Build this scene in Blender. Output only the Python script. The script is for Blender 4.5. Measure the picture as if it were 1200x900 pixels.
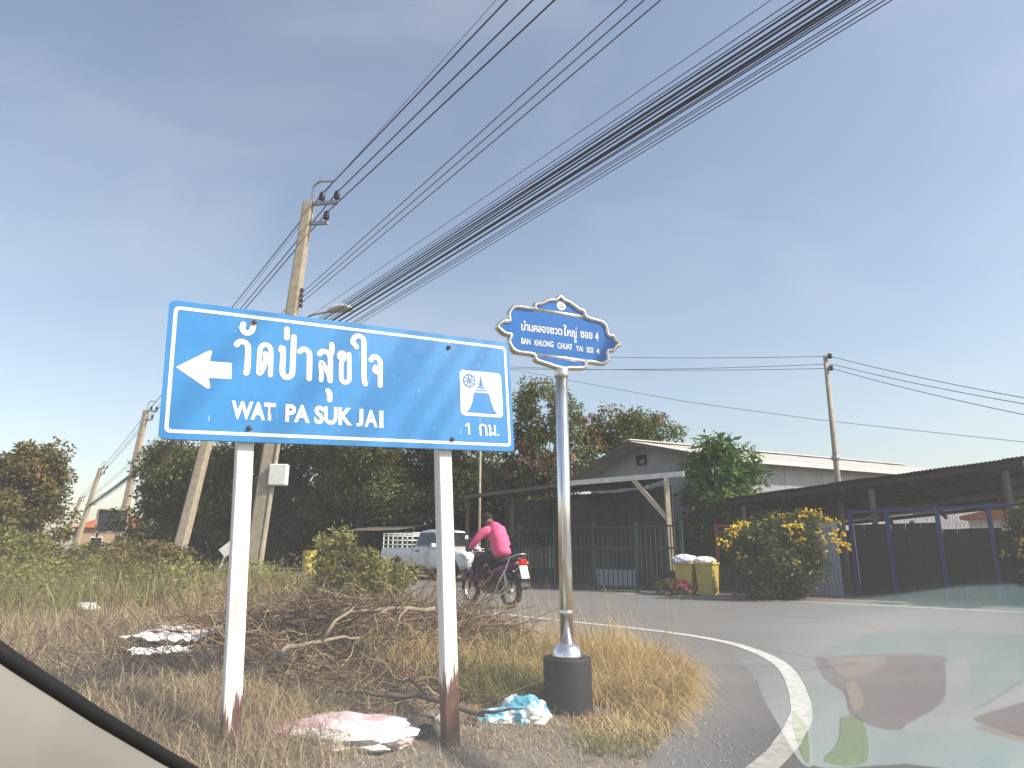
import bpy, bmesh, math, random
import numpy as np
from mathutils import Vector, Matrix, Euler

for o in list(bpy.data.objects):
    bpy.data.objects.remove(o)
R = math.radians
random.seed(7)
rng = np.random.default_rng(11)
scn = bpy.context.scene
C = scn.collection

# ------------------------------------------------------------------ camera
PITCH = math.atan(195 / 780.0)
EYE = Vector((0, 0, 1.0))
FPX = 780.0
cam = bpy.data.cameras.new("camera")
cam.sensor_width = 36.0
cam.lens = 36.0 * FPX / 1200.0
cam.clip_start = 0.02
cam.clip_end = 4000
camo = bpy.data.objects.new("camera", cam)
camo.location = EYE
camo.rotation_euler = (R(90) + PITCH, 0, 0)
C.objects.link(camo)
scn.camera = camo

# ------------------------------------------------------------------ sky, sun, exposure
SUN_EL, SUN_AZ = R(42), R(110)           # azimuth clockwise from +Y
world = bpy.data.worlds.new("World")
scn.world = world
world.use_nodes = True
wn = world.node_tree
wn.nodes.clear()
sky = wn.nodes.new("ShaderNodeTexSky")
sky.sky_type = 'NISHITA'
sky.sun_disc = False
sky.sun_elevation = SUN_EL
sky.sun_rotation = SUN_AZ
sky.altitude = 0
sky.air_density = 1.3
sky.dust_density = 1.3
sky.ozone_density = 1.0
bg = wn.nodes.new("ShaderNodeBackground")
bg.inputs[1].default_value = 0.137
wo = wn.nodes.new("ShaderNodeOutputWorld")
hsv = wn.nodes.new("ShaderNodeHueSaturation")
hsv.inputs['Saturation'].default_value = 0.84
tnt = wn.nodes.new("ShaderNodeMix")
tnt.data_type = 'RGBA'
tnt.blend_type = 'MULTIPLY'
tnt.inputs[0].default_value = 1.0
tnt.inputs[7].default_value = (1.0, 0.985, 1.0, 1)
wn.links.new(sky.outputs[0], hsv.inputs['Color'])
wn.links.new(hsv.outputs[0], tnt.inputs[6])
# faint uneven high haze over the whole sky
wtc = wn.nodes.new("ShaderNodeTexCoord")
wmp = wn.nodes.new("ShaderNodeMapping")
wmp.inputs['Scale'].default_value = (1.2, 2.2, 3.5)
wmp.inputs['Rotation'].default_value = (0.2, 0.1, 0.6)
wnz = wn.nodes.new("ShaderNodeTexNoise")
wnz.inputs['Scale'].default_value = 1.6
wnz.inputs['Detail'].default_value = 7
wnz.inputs['Distortion'].default_value = 0.6
wrp = wn.nodes.new("ShaderNodeMapRange")
wrp.inputs['From Min'].default_value = 0.42
wrp.inputs['From Max'].default_value = 0.75
wrp.inputs['To Min'].default_value = 0.0
wrp.inputs['To Max'].default_value = 0.22
whz = wn.nodes.new("ShaderNodeMix")
whz.data_type = 'RGBA'
whz.inputs[7].default_value = (4.9, 5.1, 5.4, 1)
wn.links.new(wtc.outputs['Generated'], wmp.inputs[0])
wn.links.new(wmp.outputs[0], wnz.inputs['Vector'])
wn.links.new(wnz.outputs[0], wrp.inputs[0])
wn.links.new(wrp.outputs[0], whz.inputs[0])
wn.links.new(tnt.outputs[2], whz.inputs[6])
wn.links.new(whz.outputs[2], bg.inputs[0])
wn.links.new(bg.outputs[0], wo.inputs[0])
sun = bpy.data.lights.new("sun", 'SUN')
sun.energy = 5.0
sun.angle = R(0.6)
sun.color = (1.0, 0.91, 0.76)
suno = bpy.data.objects.new("sun", sun)
suno.location = (30, -10, 40)
sd = Vector((math.sin(SUN_AZ) * math.cos(SUN_EL), math.cos(SUN_AZ) * math.cos(SUN_EL), math.sin(SUN_EL)))
suno.rotation_euler = (-sd).to_track_quat('-Z', 'Y').to_euler()
C.objects.link(suno)
vs = scn.view_settings
vs.view_transform = 'Standard'
vs.look = 'None'
vs.exposure = 0.36
vs.gamma = 1.0
vs.use_curve_mapping = False
scn.cycles.use_denoising = True
scn.cycles.max_bounces = 6
scn.cycles.diffuse_bounces = 3
scn.cycles.glossy_bounces = 3
scn.cycles.transparent_max_bounces = 12
scn.cycles.sample_clamp_indirect = 6.0


# ------------------------------------------------------------------ where a pixel of the photograph (1200x900) lies in the place
def ray(px, py):
    x = (px - 600) / FPX
    v = (450 - py) / FPX
    c, s = math.cos(PITCH), math.sin(PITCH)
    return Vector((x, c - s * v, s + c * v))


def at(px, py, Y):
    r = ray(px, py)
    return EYE + r * (Y / r.y)


def atz(px, py, z):
    r = ray(px, py)
    return EYE + r * ((z - EYE.z) / r.z)


# ------------------------------------------------------------------ materials
MATS = {}


def new_mat(name):
    m = bpy.data.materials.new(name)
    m.use_nodes = True
    nt = m.node_tree
    nt.nodes.clear()
    out = nt.nodes.new("ShaderNodeOutputMaterial")
    b = nt.nodes.new("ShaderNodeBsdfPrincipled")
    nt.links.new(b.outputs[0], out.inputs[0])
    MATS[name] = m
    return m, nt, b, out


def coords(nt, kind='Object', scale=(1, 1, 1)):
    tc = nt.nodes.new("ShaderNodeTexCoord")
    mp = nt.nodes.new("ShaderNodeMapping")
    mp.inputs['Scale'].default_value = scale
    nt.links.new(tc.outputs[kind], mp.inputs[0])
    return mp.outputs[0]


def noise(nt, vec, scale, detail=4, rough=0.6):
    n = nt.nodes.new("ShaderNodeTexNoise")
    n.inputs['Scale'].default_value = scale
    n.inputs['Detail'].default_value = detail
    n.inputs['Roughness'].default_value = rough
    nt.links.new(vec, n.inputs['Vector'])
    return n.outputs[0]


def ramp(nt, fac, stops):
    r = nt.nodes.new("ShaderNodeValToRGB")
    e = r.color_ramp.elements
    while len(e) < len(stops):
        e.new(0.5)
    for k, (p, c) in enumerate(stops):
        e[k].position = p
        e[k].color = (*c, 1) if len(c) == 3 else c
    nt.links.new(fac, r.inputs[0])
    return r.outputs[0]


def mixc(nt, fac, a, b, mode='MIX'):
    m = nt.nodes.new("ShaderNodeMix")
    m.data_type = 'RGBA'
    m.blend_type = mode
    for sock, v in ((m.inputs[0], fac), (m.inputs[6], a), (m.inputs[7], b)):
        if isinstance(v, (int, float)):
            sock.default_value = v
        elif isinstance(v, (tuple, list)):
            sock.default_value = (*v, 1) if len(v) == 3 else v
        else:
            nt.links.new(v, sock)
    return m.outputs[2]


def bump(nt, b, h, strength=0.3, dist=0.01):
    n = nt.nodes.new("ShaderNodeBump")
    n.inputs['Strength'].default_value = strength
    n.inputs['Distance'].default_value = dist
    nt.links.new(h, n.inputs['Height'])
    nt.links.new(n.outputs[0], b.inputs['Normal'])


def plain(name, c1, c2=None, rough=0.6, scale=6.0, metal=0.0, bmp=0.0, spec=0.5, lo=0.35, hi=0.7, vscale=(1, 1, 1), coat=0.0):
    m, nt, b, out = new_mat(name)
    b.inputs['Roughness'].default_value = rough
    b.inputs['Metallic'].default_value = metal
    b.inputs['Specular IOR Level'].default_value = spec
    b.inputs['Coat Weight'].default_value = coat
    v = coords(nt, 'Object', vscale)
    if c2 is None:
        c2 = tuple(x * 0.8 for x in c1)
    f = noise(nt, v, scale, 6)
    nt.links.new(ramp(nt, f, [(lo, c2), (hi, c1)]), b.inputs['Base Color'])
    if bmp:
        bump(nt, b, noise(nt, v, scale * 6, 4), bmp, 0.01)
    return m


def foliage(name, stops, trans=0.3, rough=0.55):
    """leaf colour by each leaf's own random tint; some light passes through the leaf"""
    m, nt, b, out = new_mat(name)
    a = nt.nodes.new("ShaderNodeAttribute")
    a.attribute_name = 'tint'
    col = ramp(nt, a.outputs['Fac'], stops)
    b.inputs['Roughness'].default_value = rough
    b.inputs['Specular IOR Level'].default_value = 0.3
    nt.links.new(col, b.inputs['Base Color'])
    if trans > 0:
        t = nt.nodes.new("ShaderNodeBsdfTranslucent")
        nt.links.new(col, t.inputs[0])
        mx = nt.nodes.new("ShaderNodeMixShader")
        mx.inputs[0].default_value = trans
        nt.links.new(b.outputs[0], mx.inputs[1])
        nt.links.new(t.outputs[0], mx.inputs[2])
        nt.links.new(mx.outputs[0], out.inputs[0])
    return m


def asphalt_mat():
    m, nt, b, out = new_mat('asphalt')
    v = coords(nt)
    f1 = noise(nt, v, 0.35, 5)
    f2 = noise(nt, v, 42, 4, 0.85)
    f3 = noise(nt, v, 2.2, 6, 0.7)
    c = ramp(nt, f1, [(0.3, (0.135, 0.13, 0.127)), (0.7, (0.19, 0.18, 0.173))])
    c = mixc(nt, ramp(nt, f3, [(0.45, (0, 0, 0)), (0.75, (0.6, 0.6, 0.6))]), c, (0.22, 0.20, 0.175))
    # wheel tracks and oil streaks run along the main road
    mp = nt.nodes.new("ShaderNodeMapping")
    mp.inputs['Rotation'].default_value = (0, 0, R(42))
    mp.inputs['Scale'].default_value = (0.05, 1.1, 1)
    tc = nt.nodes.new("ShaderNodeTexCoord")
    nt.links.new(tc.outputs['Object'], mp.inputs[0])
    st = noise(nt, mp.outputs[0], 1.3, 4, 0.6)
    c = mixc(nt, ramp(nt, st, [(0.42, (0.55, 0.55, 0.55)), (0.62, (0, 0, 0))]), c, (0.10, 0.097, 0.095))
    # patched repairs, darker and finer
    vo = nt.nodes.new("ShaderNodeTexVoronoi")
    vo.inputs['Scale'].default_value = 0.16
    vo.feature = 'F1'
    nt.links.new(v, vo.inputs['Vector'])
    sepc = nt.nodes.new("ShaderNodeSeparateColor")
    nt.links.new(vo.outputs['Color'], sepc.inputs[0])
    c = mixc(nt, ramp(nt, sepc.outputs[0], [(0.72, (0, 0, 0)), (0.74, (0.35, 0.35, 0.35))]), c, (0.09, 0.088, 0.087))
    # thin cracks
    wob = nt.nodes.new("ShaderNodeMix")
    wob.data_type = 'VECTOR'
    wob.inputs[0].default_value = 0.25
    nn = nt.nodes.new("ShaderNodeTexNoise")
    nn.inputs['Scale'].default_value = 1.4
    nt.links.new(v, nn.inputs['Vector'])
    nt.links.new(v, wob.inputs[4])
    nt.links.new(nn.outputs['Color'], wob.inputs[5])
    cr = nt.nodes.new("ShaderNodeTexVoronoi")
    cr.feature = 'DISTANCE_TO_EDGE'
    cr.inputs['Scale'].default_value = 0.55
    nt.links.new(wob.outputs[1], cr.inputs['Vector'])
    ck = ramp(nt, cr.outputs['Distance'], [(0.004, (0.8, 0.8, 0.8)), (0.012, (0, 0, 0))])
    gate = ramp(nt, noise(nt, v, 0.5, 3), [(0.48, (0, 0, 0)), (0.6, (1, 1, 1))])
    c = mixc(nt, mixc(nt, 1.0, ck, gate, 'MULTIPLY'), c, (0.045, 0.043, 0.042))
    c = mixc(nt, 0.45, c, ramp(nt, f2, [(0.35, (0.075, 0.075, 0.075)), (0.65, (0.29, 0.28, 0.27))]))
    nt.links.new(c, b.inputs['Base Color'])
    b.inputs['Roughness'].default_value = 0.75
    bump(nt, b, f2, 0.35, 0.01)
    return m


def paint_mat():
    m, nt, b, out = new_mat('road_paint')
    v = coords(nt)
    f = noise(nt, v, 14, 8, 0.75)
    g = noise(nt, v, 1.4, 3)
    c = ramp(nt, f, [(0.34, (0.22, 0.21, 0.20)), (0.5, (0.56, 0.545, 0.50)), (0.75, (0.70, 0.68, 0.63))])
    c = mixc(nt, ramp(nt, g, [(0.45, (0, 0, 0)), (0.7, (0.45, 0.45, 0.45))]), c, (0.42, 0.4, 0.36))
    nt.links.new(c, b.inputs['Base Color'])
    b.inputs['Roughness'].default_value = 0.7
    return m


def dirt_mat():
    m, nt, b, out = new_mat('dirt')
    v = coords(nt)
    f1 = noise(nt, v, 0.8, 6, 0.65)
    f2 = noise(nt, v, 22, 6, 0.75)
    f3 = noise(nt, v, 90, 3, 0.8)
    c = ramp(nt, f1, [(0.3, (0.17, 0.14, 0.105)), (0.5, (0.26, 0.215, 0.165)), (0.72, (0.36, 0.30, 0.22))])
    c = mixc(nt, 0.5, c, ramp(nt, f2, [(0.3, (0.08, 0.07, 0.06)), (0.55, (0.22, 0.19, 0.155)), (0.75, (0.4, 0.36, 0.3))]))
    c = mixc(nt, 0.3, c, ramp(nt, f3, [(0.35, (0.07, 0.065, 0.06)), (0.7, (0.42, 0.39, 0.35))]))
    nt.links.new(c, b.inputs['Base Color'])
    b.inputs['Roughness'].default_value = 0.95
    b.inputs['Specular IOR Level'].default_value = 0.15
    bump(nt, b, f2, 0.8, 0.04)
    return m


def rusty_paint(name, zlow):
    """white post paint that ends in bare rust near the ground, with streaks and chips (wear with its own shape)"""
    m, nt, b, out = new_mat(name)
    v = coords(nt)
    vs_ = coords(nt, 'Object', (30, 30, 1.6))
    sep = nt.nodes.new("ShaderNodeSeparateXYZ")
    nt.links.new(coords(nt), sep.inputs[0])
    f = noise(nt, vs_, 1.0, 6, 0.7)
    g = noise(nt, v, 18, 6, 0.8)
    mp = nt.nodes.new("ShaderNodeMapRange")
    mp.inputs['From Min'].default_value = zlow
    mp.inputs['From Max'].default_value = zlow + 0.5
    mp.inputs['To Min'].default_value = 0.62
    mp.inputs['To Max'].default_value = 0.015
    nt.links.new(sep.outputs[2], mp.inputs[0])
    add = nt.nodes.new("ShaderNodeMath")
    add.operation = 'ADD'
    nt.links.new(f, add.inputs[0])
    nt.links.new(mp.outputs[0], add.inputs[1])
    mask = ramp(nt, add.outputs[0], [(0.655, (0, 0, 0)), (0.70, (1, 1, 1))])
    rust = ramp(nt, g, [(0.3, (0.045, 0.022, 0.014)), (0.55, (0.12, 0.05, 0.025)), (0.75, (0.25, 0.12, 0.06))])
    white = ramp(nt, f, [(0.35, (0.70, 0.69, 0.66)), (0.6, (0.83, 0.82, 0.80))])
    nt.links.new(mixc(nt, mask, white, rust), b.inputs['Base Color'])
    b.inputs['Roughness'].default_value = 0.6
    bump(nt, b, g, 0.15, 0.004)
    return m


def corrugated(name, c1, c2, rust=0.0, rough=0.5, metal=0.3):
    m, nt, b, out = new_mat(name)
    v = coords(nt)
    f = noise(nt, v, 1.2, 6, 0.7)
    g = noise(nt, coords(nt, 'Object', (9, 9, 0.8)), 1.5, 5, 0.7)
    c = ramp(nt, f, [(0.3, c2), (0.7, c1)])
    c = mixc(nt, ramp(nt, g, [(0.5, (0, 0, 0)), (0.75, (rust, rust, rust))]), c, (0.16, 0.085, 0.045))
    nt.links.new(c, b.inputs['Base Color'])
    b.inputs['Roughness'].default_value = rough
    b.inputs['Metallic'].default_value = metal
    return m


asphalt_mat(); paint_mat(); dirt_mat()
def sign_blue_mat():
    m, nt, b, out = new_mat('sign_blue')
    f = noise(nt, coords(nt), 2.3, 6, 0.65)
    g = noise(nt, coords(nt, 'Object', (26, 26, 1.3)), 1.0, 5, 0.7)
    h = noise(nt, coords(nt), 55, 4, 0.8)
    c = ramp(nt, f, [(0.3, (0.012, 0.19, 0.50)), (0.7, (0.02, 0.24, 0.57))])
    c = mixc(nt, ramp(nt, g, [(0.52, (0, 0, 0)), (0.72, (0.14, 0.14, 0.14))]), c, (0.20, 0.33, 0.50))
    c = mixc(nt, ramp(nt, h, [(0.60, (0, 0, 0)), (0.74, (0.35, 0.35, 0.35))]), c, (0.26, 0.40, 0.55))
    nt.links.new(c, b.inputs['Base Color'])
    nt.links.new(ramp(nt, f, [(0.3, (0.35, 0.35, 0.35)), (0.7, (0.55, 0.55, 0.55))]), b.inputs['Roughness'])


sign_blue_mat()
plain('sign_white', (0.86, 0.85, 0.82), (0.78, 0.77, 0.74), 0.45, 9)
plain('sign_back', (0.42, 0.43, 0.44), (0.3, 0.31, 0.32), 0.5, 12, metal=0.6)
plain('speckle', (0.75, 0.78, 0.8), (0.5, 0.6, 0.7), 0.8, 30)
plain('bolt', (0.08, 0.06, 0.055), (0.05, 0.035, 0.03), 0.6, 40, metal=0.4)
rusty_paint('post_white', 0.0)
plain('soi_blue', (0.014, 0.155, 0.49), (0.011, 0.125, 0.43), 0.3, 8)
plain('chrome', (0.90, 0.89, 0.87), (0.82, 0.81, 0.79), 0.24, 10, metal=1.0)
plain('steel_frame', (0.80, 0.78, 0.72), (0.62, 0.58, 0.5), 0.28, 18, metal=0.85)
plain('steel_inside', (0.32, 0.26, 0.2), (0.2, 0.16, 0.13), 0.5, 30, metal=0.3)
plain('black_concrete', (0.015, 0.0145, 0.014), (0.007, 0.007, 0.007), 0.7, 9, bmp=0.25)
plain('concrete', (0.43, 0.37, 0.28), (0.30, 0.255, 0.19), 0.9, 5, bmp=0.2)
plain('galvanised', (0.42, 0.43, 0.43), (0.3, 0.31, 0.32), 0.5, 14, metal=0.5)
plain('insulator', (0.06, 0.03, 0.035), (0.035, 0.018, 0.022), 0.25, 20)
plain('lamp_white', (0.82, 0.82, 0.8), None, 0.4, 8)
plain('wire_black', (0.012, 0.012, 0.015), None, 0.6, 8)
plain('wire_grey', (0.09, 0.095, 0.105), None, 0.5, 8)
plain('bark', (0.16, 0.125, 0.09), (0.08, 0.062, 0.045), 0.95, 12, bmp=0.6)
plain('bark_pale', (0.36, 0.30, 0.22), (0.22, 0.18, 0.13), 0.95, 12, bmp=0.5)
corrugated('sheet_grey', (0.42, 0.43, 0.45), (0.30, 0.31, 0.33), 0.35, metal=0.15)
corrugated('sheet_roof', (0.70, 0.67, 0.62), (0.52, 0.50, 0.46), 0.25, metal=0.1)
corrugated('sheet_old', (0.20, 0.185, 0.17), (0.11, 0.10, 0.095), 0.8, metal=0.15)
corrugated('sheet_blue', (0.30, 0.35, 0.42), (0.22, 0.26, 0.32), 0.25, metal=0.15)
plain('timber', (0.20, 0.15, 0.105), (0.11, 0.085, 0.06), 0.85, 9, vscale=(1, 1, 8), bmp=0.3)
plain('white_paint', (0.76, 0.75, 0.72), (0.58, 0.56, 0.52), 0.55, 7)
plain('beige_paint', (0.55, 0.47, 0.36), (0.40, 0.33, 0.25), 0.6, 7)
plain('green_steel', (0.022, 0.06, 0.048), (0.016, 0.04, 0.032), 0.5, 9)
plain('blue_steel', (0.014, 0.034, 0.19), (0.01, 0.022, 0.12), 0.5, 9)
plain('red_steel', (0.33, 0.09, 0.05), (0.22, 0.07, 0.04), 0.6, 9)
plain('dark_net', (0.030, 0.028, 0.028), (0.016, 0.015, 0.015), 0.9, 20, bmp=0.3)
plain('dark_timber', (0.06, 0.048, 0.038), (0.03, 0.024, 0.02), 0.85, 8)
plain('brick_tan', (0.38, 0.27, 0.17), (0.25, 0.18, 0.12), 0.9, 20)
plain('bin_yellow', (0.60, 0.49, 0.10), (0.46, 0.38, 0.09), 0.45, 5)
plain('rag', (0.72, 0.72, 0.74), (0.5, 0.5, 0.53), 0.7, 14, bmp=0.3)
plain('plastic_white', (0.84, 0.83, 0.80), (0.68, 0.66, 0.62), 0.3, 10)
plain('grout', (0.12, 0.1, 0.08), None, 0.9, 10)
plain('dust', (0.5, 0.45, 0.38), None, 0.9, 10)
plain('tile_orange', (0.50, 0.17, 0.07), (0.36, 0.12, 0.05), 0.8, 12)
plain('cream_wall', (0.62, 0.58, 0.5), (0.5, 0.46, 0.4), 0.8, 4)
plain('board_dark', (0.05, 0.05, 0.055), (0.035, 0.035, 0.04), 0.6, 4)
plain('truck_white', (0.80, 0.80, 0.79), (0.74, 0.74, 0.73), 0.25, 3, coat=0.5)
plain('black_plastic', (0.025, 0.025, 0.026), (0.016, 0.016, 0.017), 0.5, 12)
plain('rubber', (0.022, 0.022, 0.022), (0.032, 0.03, 0.028), 0.85, 30)
plain('glass_dark', (0.02, 0.025, 0.028), (0.015, 0.018, 0.02), 0.06, 3, spec=0.8)
plain('lamp_glass', (0.7, 0.72, 0.75), (0.5, 0.52, 0.55), 0.1, 12)
plain('tail_red', (0.55, 0.015, 0.012), (0.4, 0.01, 0.01), 0.2, 8)
plain('bike_purple', (0.10, 0.012, 0.10), (0.07, 0.008, 0.07), 0.25, 5, coat=0.5)
plain('bike_magenta', (0.36, 0.02, 0.27), (0.28, 0.015, 0.2), 0.3, 5)
plain('metal_dark', (0.10, 0.10, 0.105), (0.06, 0.06, 0.062), 0.4, 20, metal=0.7)
plain('metal_bright', (0.62, 0.62, 0.62), (0.45, 0.45, 0.46), 0.3, 20, metal=0.8)
plain('seat_black', (0.02, 0.018, 0.02), None, 0.55, 12)
plain('skin', (0.30, 0.16, 0.095), (0.25, 0.13, 0.075), 0.55, 10)
plain('shirt_pink', (0.86, 0.15, 0.31), (0.80, 0.11, 0.26), 0.85, 8, bmp=0.3)
plain('trousers', (0.035, 0.03, 0.035), (0.02, 0.018, 0.022), 0.85, 9)
plain('hair', (0.018, 0.013, 0.011), (0.01, 0.007, 0.006), 0.9, 30)
plain('collar_red', (0.35, 0.02, 0.05), None, 0.8, 8)
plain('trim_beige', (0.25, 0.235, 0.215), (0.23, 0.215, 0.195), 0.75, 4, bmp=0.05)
plain('seal_black', (0.008, 0.008, 0.009), None, 0.7, 8)
plain('pebble', (0.40, 0.37, 0.33), (0.18, 0.16, 0.14), 0.9, 3)
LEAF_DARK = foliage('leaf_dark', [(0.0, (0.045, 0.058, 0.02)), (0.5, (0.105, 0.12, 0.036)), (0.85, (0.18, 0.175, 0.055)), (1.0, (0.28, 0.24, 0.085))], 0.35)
foliage('leaf_olive', [(0.0, (0.07, 0.075, 0.025)), (0.45, (0.15, 0.14, 0.045)), (0.75, (0.24, 0.185, 0.065)), (1.0, (0.33, 0.22, 0.09))], 0.35)
foliage('leaf_rusty', [(0.0, (0.12, 0.07, 0.04)), (0.5, (0.22, 0.13, 0.075)), (1.0, (0.33, 0.22, 0.13))], 0.25)
foliage('leaf_mid', [(0.0, (0.06, 0.085, 0.022)), (0.5, (0.13, 0.155, 0.04)), (1.0, (0.23, 0.23, 0.07))], 0.4)
foliage('leaf_bright', [(0.0, (0.05, 0.10, 0.02)), (0.5, (0.10, 0.19, 0.035)), (1.0, (0.19, 0.28, 0.06))], 0.35)
foliage('leaf_weed', [(0.0, (0.11, 0.13, 0.035)), (0.5, (0.23, 0.235, 0.065)), (1.0, (0.40, 0.36, 0.13))], 0.35)
foliage('leaf_bush', [(0.0, (0.03, 0.05, 0.012)), (0.5, (0.075, 0.095, 0.025)), (1.0, (0.15, 0.15, 0.04))], 0.3)
foliage('petal_yellow', [(0.0, (0.75, 0.48, 0.02)), (1.0, (0.88, 0.68, 0.06))], 0.35)
foliage('petal_pink', [(0.0, (0.45, 0.05, 0.15)), (1.0, (0.6, 0.12, 0.25))], 0.3)
foliage('straw', [(0.0, (0.24, 0.16, 0.07)), (0.4, (0.50, 0.36, 0.16)), (0.8, (0.66, 0.52, 0.25)), (1.0, (0.74, 0.63, 0.36))], 0.3)
foliage('straw_brown', [(0.0, (0.20, 0.15, 0.09)), (0.5, (0.40, 0.31, 0.19)), (1.0, (0.60, 0.49, 0.32))], 0.25)
foliage('grass_green', [(0.0, (0.09, 0.115, 0.03)), (0.5, (0.20, 0.20, 0.06)), (1.0, (0.42, 0.36, 0.15))], 0.35)
foliage('twig', [(0.0, (0.08, 0.05, 0.032)), (0.45, (0.20, 0.135, 0.085)), (0.8, (0.34, 0.25, 0.16)), (1.0, (0.50, 0.40, 0.27))], 0.0, 0.9)
foliage('dead_leaf', [(0.0, (0.13, 0.06, 0.025)), (0.5, (0.26, 0.13, 0.05)), (1.0, (0.40, 0.24, 0.10))], 0.2)


# ------------------------------------------------------------------ building helpers
def setp(o, label=None, cat=None, group=None, kind=None):
    if label: o['label'] = label
    if cat: o['category'] = cat
    if group: o['group'] = group
    if kind: o['kind'] = kind
    return o


def empty(name, loc=(0, 0, 0), rz=0.0, label=None, cat=None, group=None):
    o = bpy.data.objects.new(name, None)
    o.location = loc
    o.rotation_euler = (0, 0, rz)
    o.empty_display_size = 0.2
    C.objects.link(o)
    return setp(o, label, cat, group)


def link(name, me, mat, parent=None, smooth=False):
    if mat is not None:
        me.materials.append(MATS[mat] if isinstance(mat, str) else mat)
    if smooth:
        me.polygons.foreach_set('use_smooth', [True] * len(me.polygons))
    o = bpy.data.objects.new(name, me)
    C.objects.link(o)
    o.parent = parent
    return o


def share(name, me, parent=None, loc=None, rot=None, scale=None):
    o = bpy.data.objects.new(name, me)
    C.objects.link(o)
    o.parent = parent
    if loc is not None: o.location = loc
    if rot is not None: o.rotation_euler = rot
    if scale is not None: o.scale = scale
    return o


class MB:
    def __init__(s):
        s.v = []
        s.f = []

    def add(s, vs_, fs):
        n = len(s.v)
        s.v += [tuple(p) for p in vs_]
        s.f += [tuple(i + n for i in f) for f in fs]
        return s

    def box(s, c, d, M=None):
        c = Vector(c)
        p = []
        for z in (-.5, .5):
            for x, y in ((-.5, -.5), (.5, -.5), (.5, .5), (-.5, .5)):
                q = Vector((x * d[0], y * d[1], z * d[2]))
                if M is not None: q = M @ q
                p.append(c + q)
        return s.add(p, [(0, 3, 2, 1), (4, 5, 6, 7), (0, 1, 5, 4), (1, 2, 6, 5), (2, 3, 7, 6), (3, 0, 4, 7)])

    def bar(s, a, b, w, h=None, up=(0, 0, 1)):
        """rectangular bar from a to b"""
        a, b = Vector(a), Vector(b)
        h = h or w
        d = (b - a)
        L = d.length
        d.normalize()
        u = Vector(up)
        if abs(d.dot(u)) > .98: u = Vector((0, 1, 0))
        x = d.cross(u).normalized()
        y = x.cross(d)
        p = []
        for e in (a, b):
            for i, j in ((-.5, -.5), (.5, -.5), (.5, .5), (-.5, .5)):
                p.append(e + x * (i * w) + y * (j * h))
        return s.add(p, [(0, 3, 2, 1), (4, 5, 6, 7), (0, 1, 5, 4), (1, 2, 6, 5), (2, 3, 7, 6), (3, 0, 4, 7)])

    def tube(s, pts, r, n=6, caps=True, flat=1.0):
        pts = [Vector(p) for p in pts]
        if not hasattr(r, '__len__'): r = [r] * len(pts)
        vs_ = []
        prev = None
        for i, p in enumerate(pts):
            d = (pts[min(i + 1, len(pts) - 1)] - pts[max(i - 1, 0)])
            if d.length < 1e-9: d = Vector((0, 0, 1))
            d.normalize()
            if prev is None:
                u = Vector((0, 0, 1)) if abs(d.z) < .9 else Vector((0, 1, 0))
                x = d.cross(u).normalized()
            else:
                x = (prev - d * prev.dot(d))
                x = x.normalized() if x.length > 1e-6 else d.orthogonal().normalized()
            prev = x
            y = d.cross(x)
            for k in range(n):
                a = 2 * math.pi * k / n
                vs_.append(p + (x * math.cos(a) + y * math.sin(a) * flat) * r[i])
        fs = []
        for i in range(len(pts) - 1):
            for k in range(n):
                fs.append((i * n + k, i * n + (k + 1) % n, (i + 1) * n + (k + 1) % n, (i + 1) * n + k))
        if caps:
            fs.append(tuple(range(n - 1, -1, -1)))
            fs.append(tuple((len(pts) - 1) * n + k for k in range(n)))
        return s.add(vs_, fs)

    def lathe(s, prof, c=(0, 0, 0), n=20, M=None):
        c = Vector(c)
        vs_ = []
        for r, z in prof:
            for k in range(n):
                a = 2 * math.pi * k / n
                q = Vector((r * math.cos(a), r * math.sin(a), z))
                if M is not None: q = M @ q
                vs_.append(c + q)
        fs = []
        for i in range(len(prof) - 1):
            for k in range(n):
                fs.append((i * n + k, i * n + (k + 1) % n, (i + 1) * n + (k + 1) % n, (i + 1) * n + k))
        fs.append(tuple(range(n - 1, -1, -1)))
        fs.append(tuple((len(prof) - 1) * n + k for k in range(n)))
        return s.add(vs_, fs)

    def prism(s, outl, y0, y1, M=None):
        """outline in x,z pushed from y0 to y1 (ngon caps)"""
        n = len(outl)
        p = [Vector((x, y0, z)) for x, z in outl] + [Vector((x, y1, z)) for x, z in outl]
        if M is not None: p = [M @ q for q in p]
        fs = [tuple(range(n)), tuple(range(2 * n - 1, n - 1, -1))]
        fs += [(i, i + n, (i + 1) % n + n, (i + 1) % n) for i in range(n)]
        return s.add(p, fs)

    def mesh(s, name, bevel=0.0, seg=1):
        me = bpy.data.meshes.new(name)
        me.from_pydata(s.v, [], s.f)
        bm = bmesh.new()
        bm.from_mesh(me)
        bmesh.ops.recalc_face_normals(bm, faces=bm.faces)
        if bevel:
            bmesh.ops.bevel(bm, geom=[e for e in bm.edges if len(e.link_faces) == 2 and e.calc_face_angle(0) > .5], offset=bevel, segments=seg, affect='EDGES', clamp_overlap=True)
        bm.to_mesh(me)
        bm.free()
        return me

    def build(s, name, mat, parent=None, smooth=False, bevel=0.0, seg=1):
        return link(name, s.mesh(name, bevel, seg), mat, parent, smooth)


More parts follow.
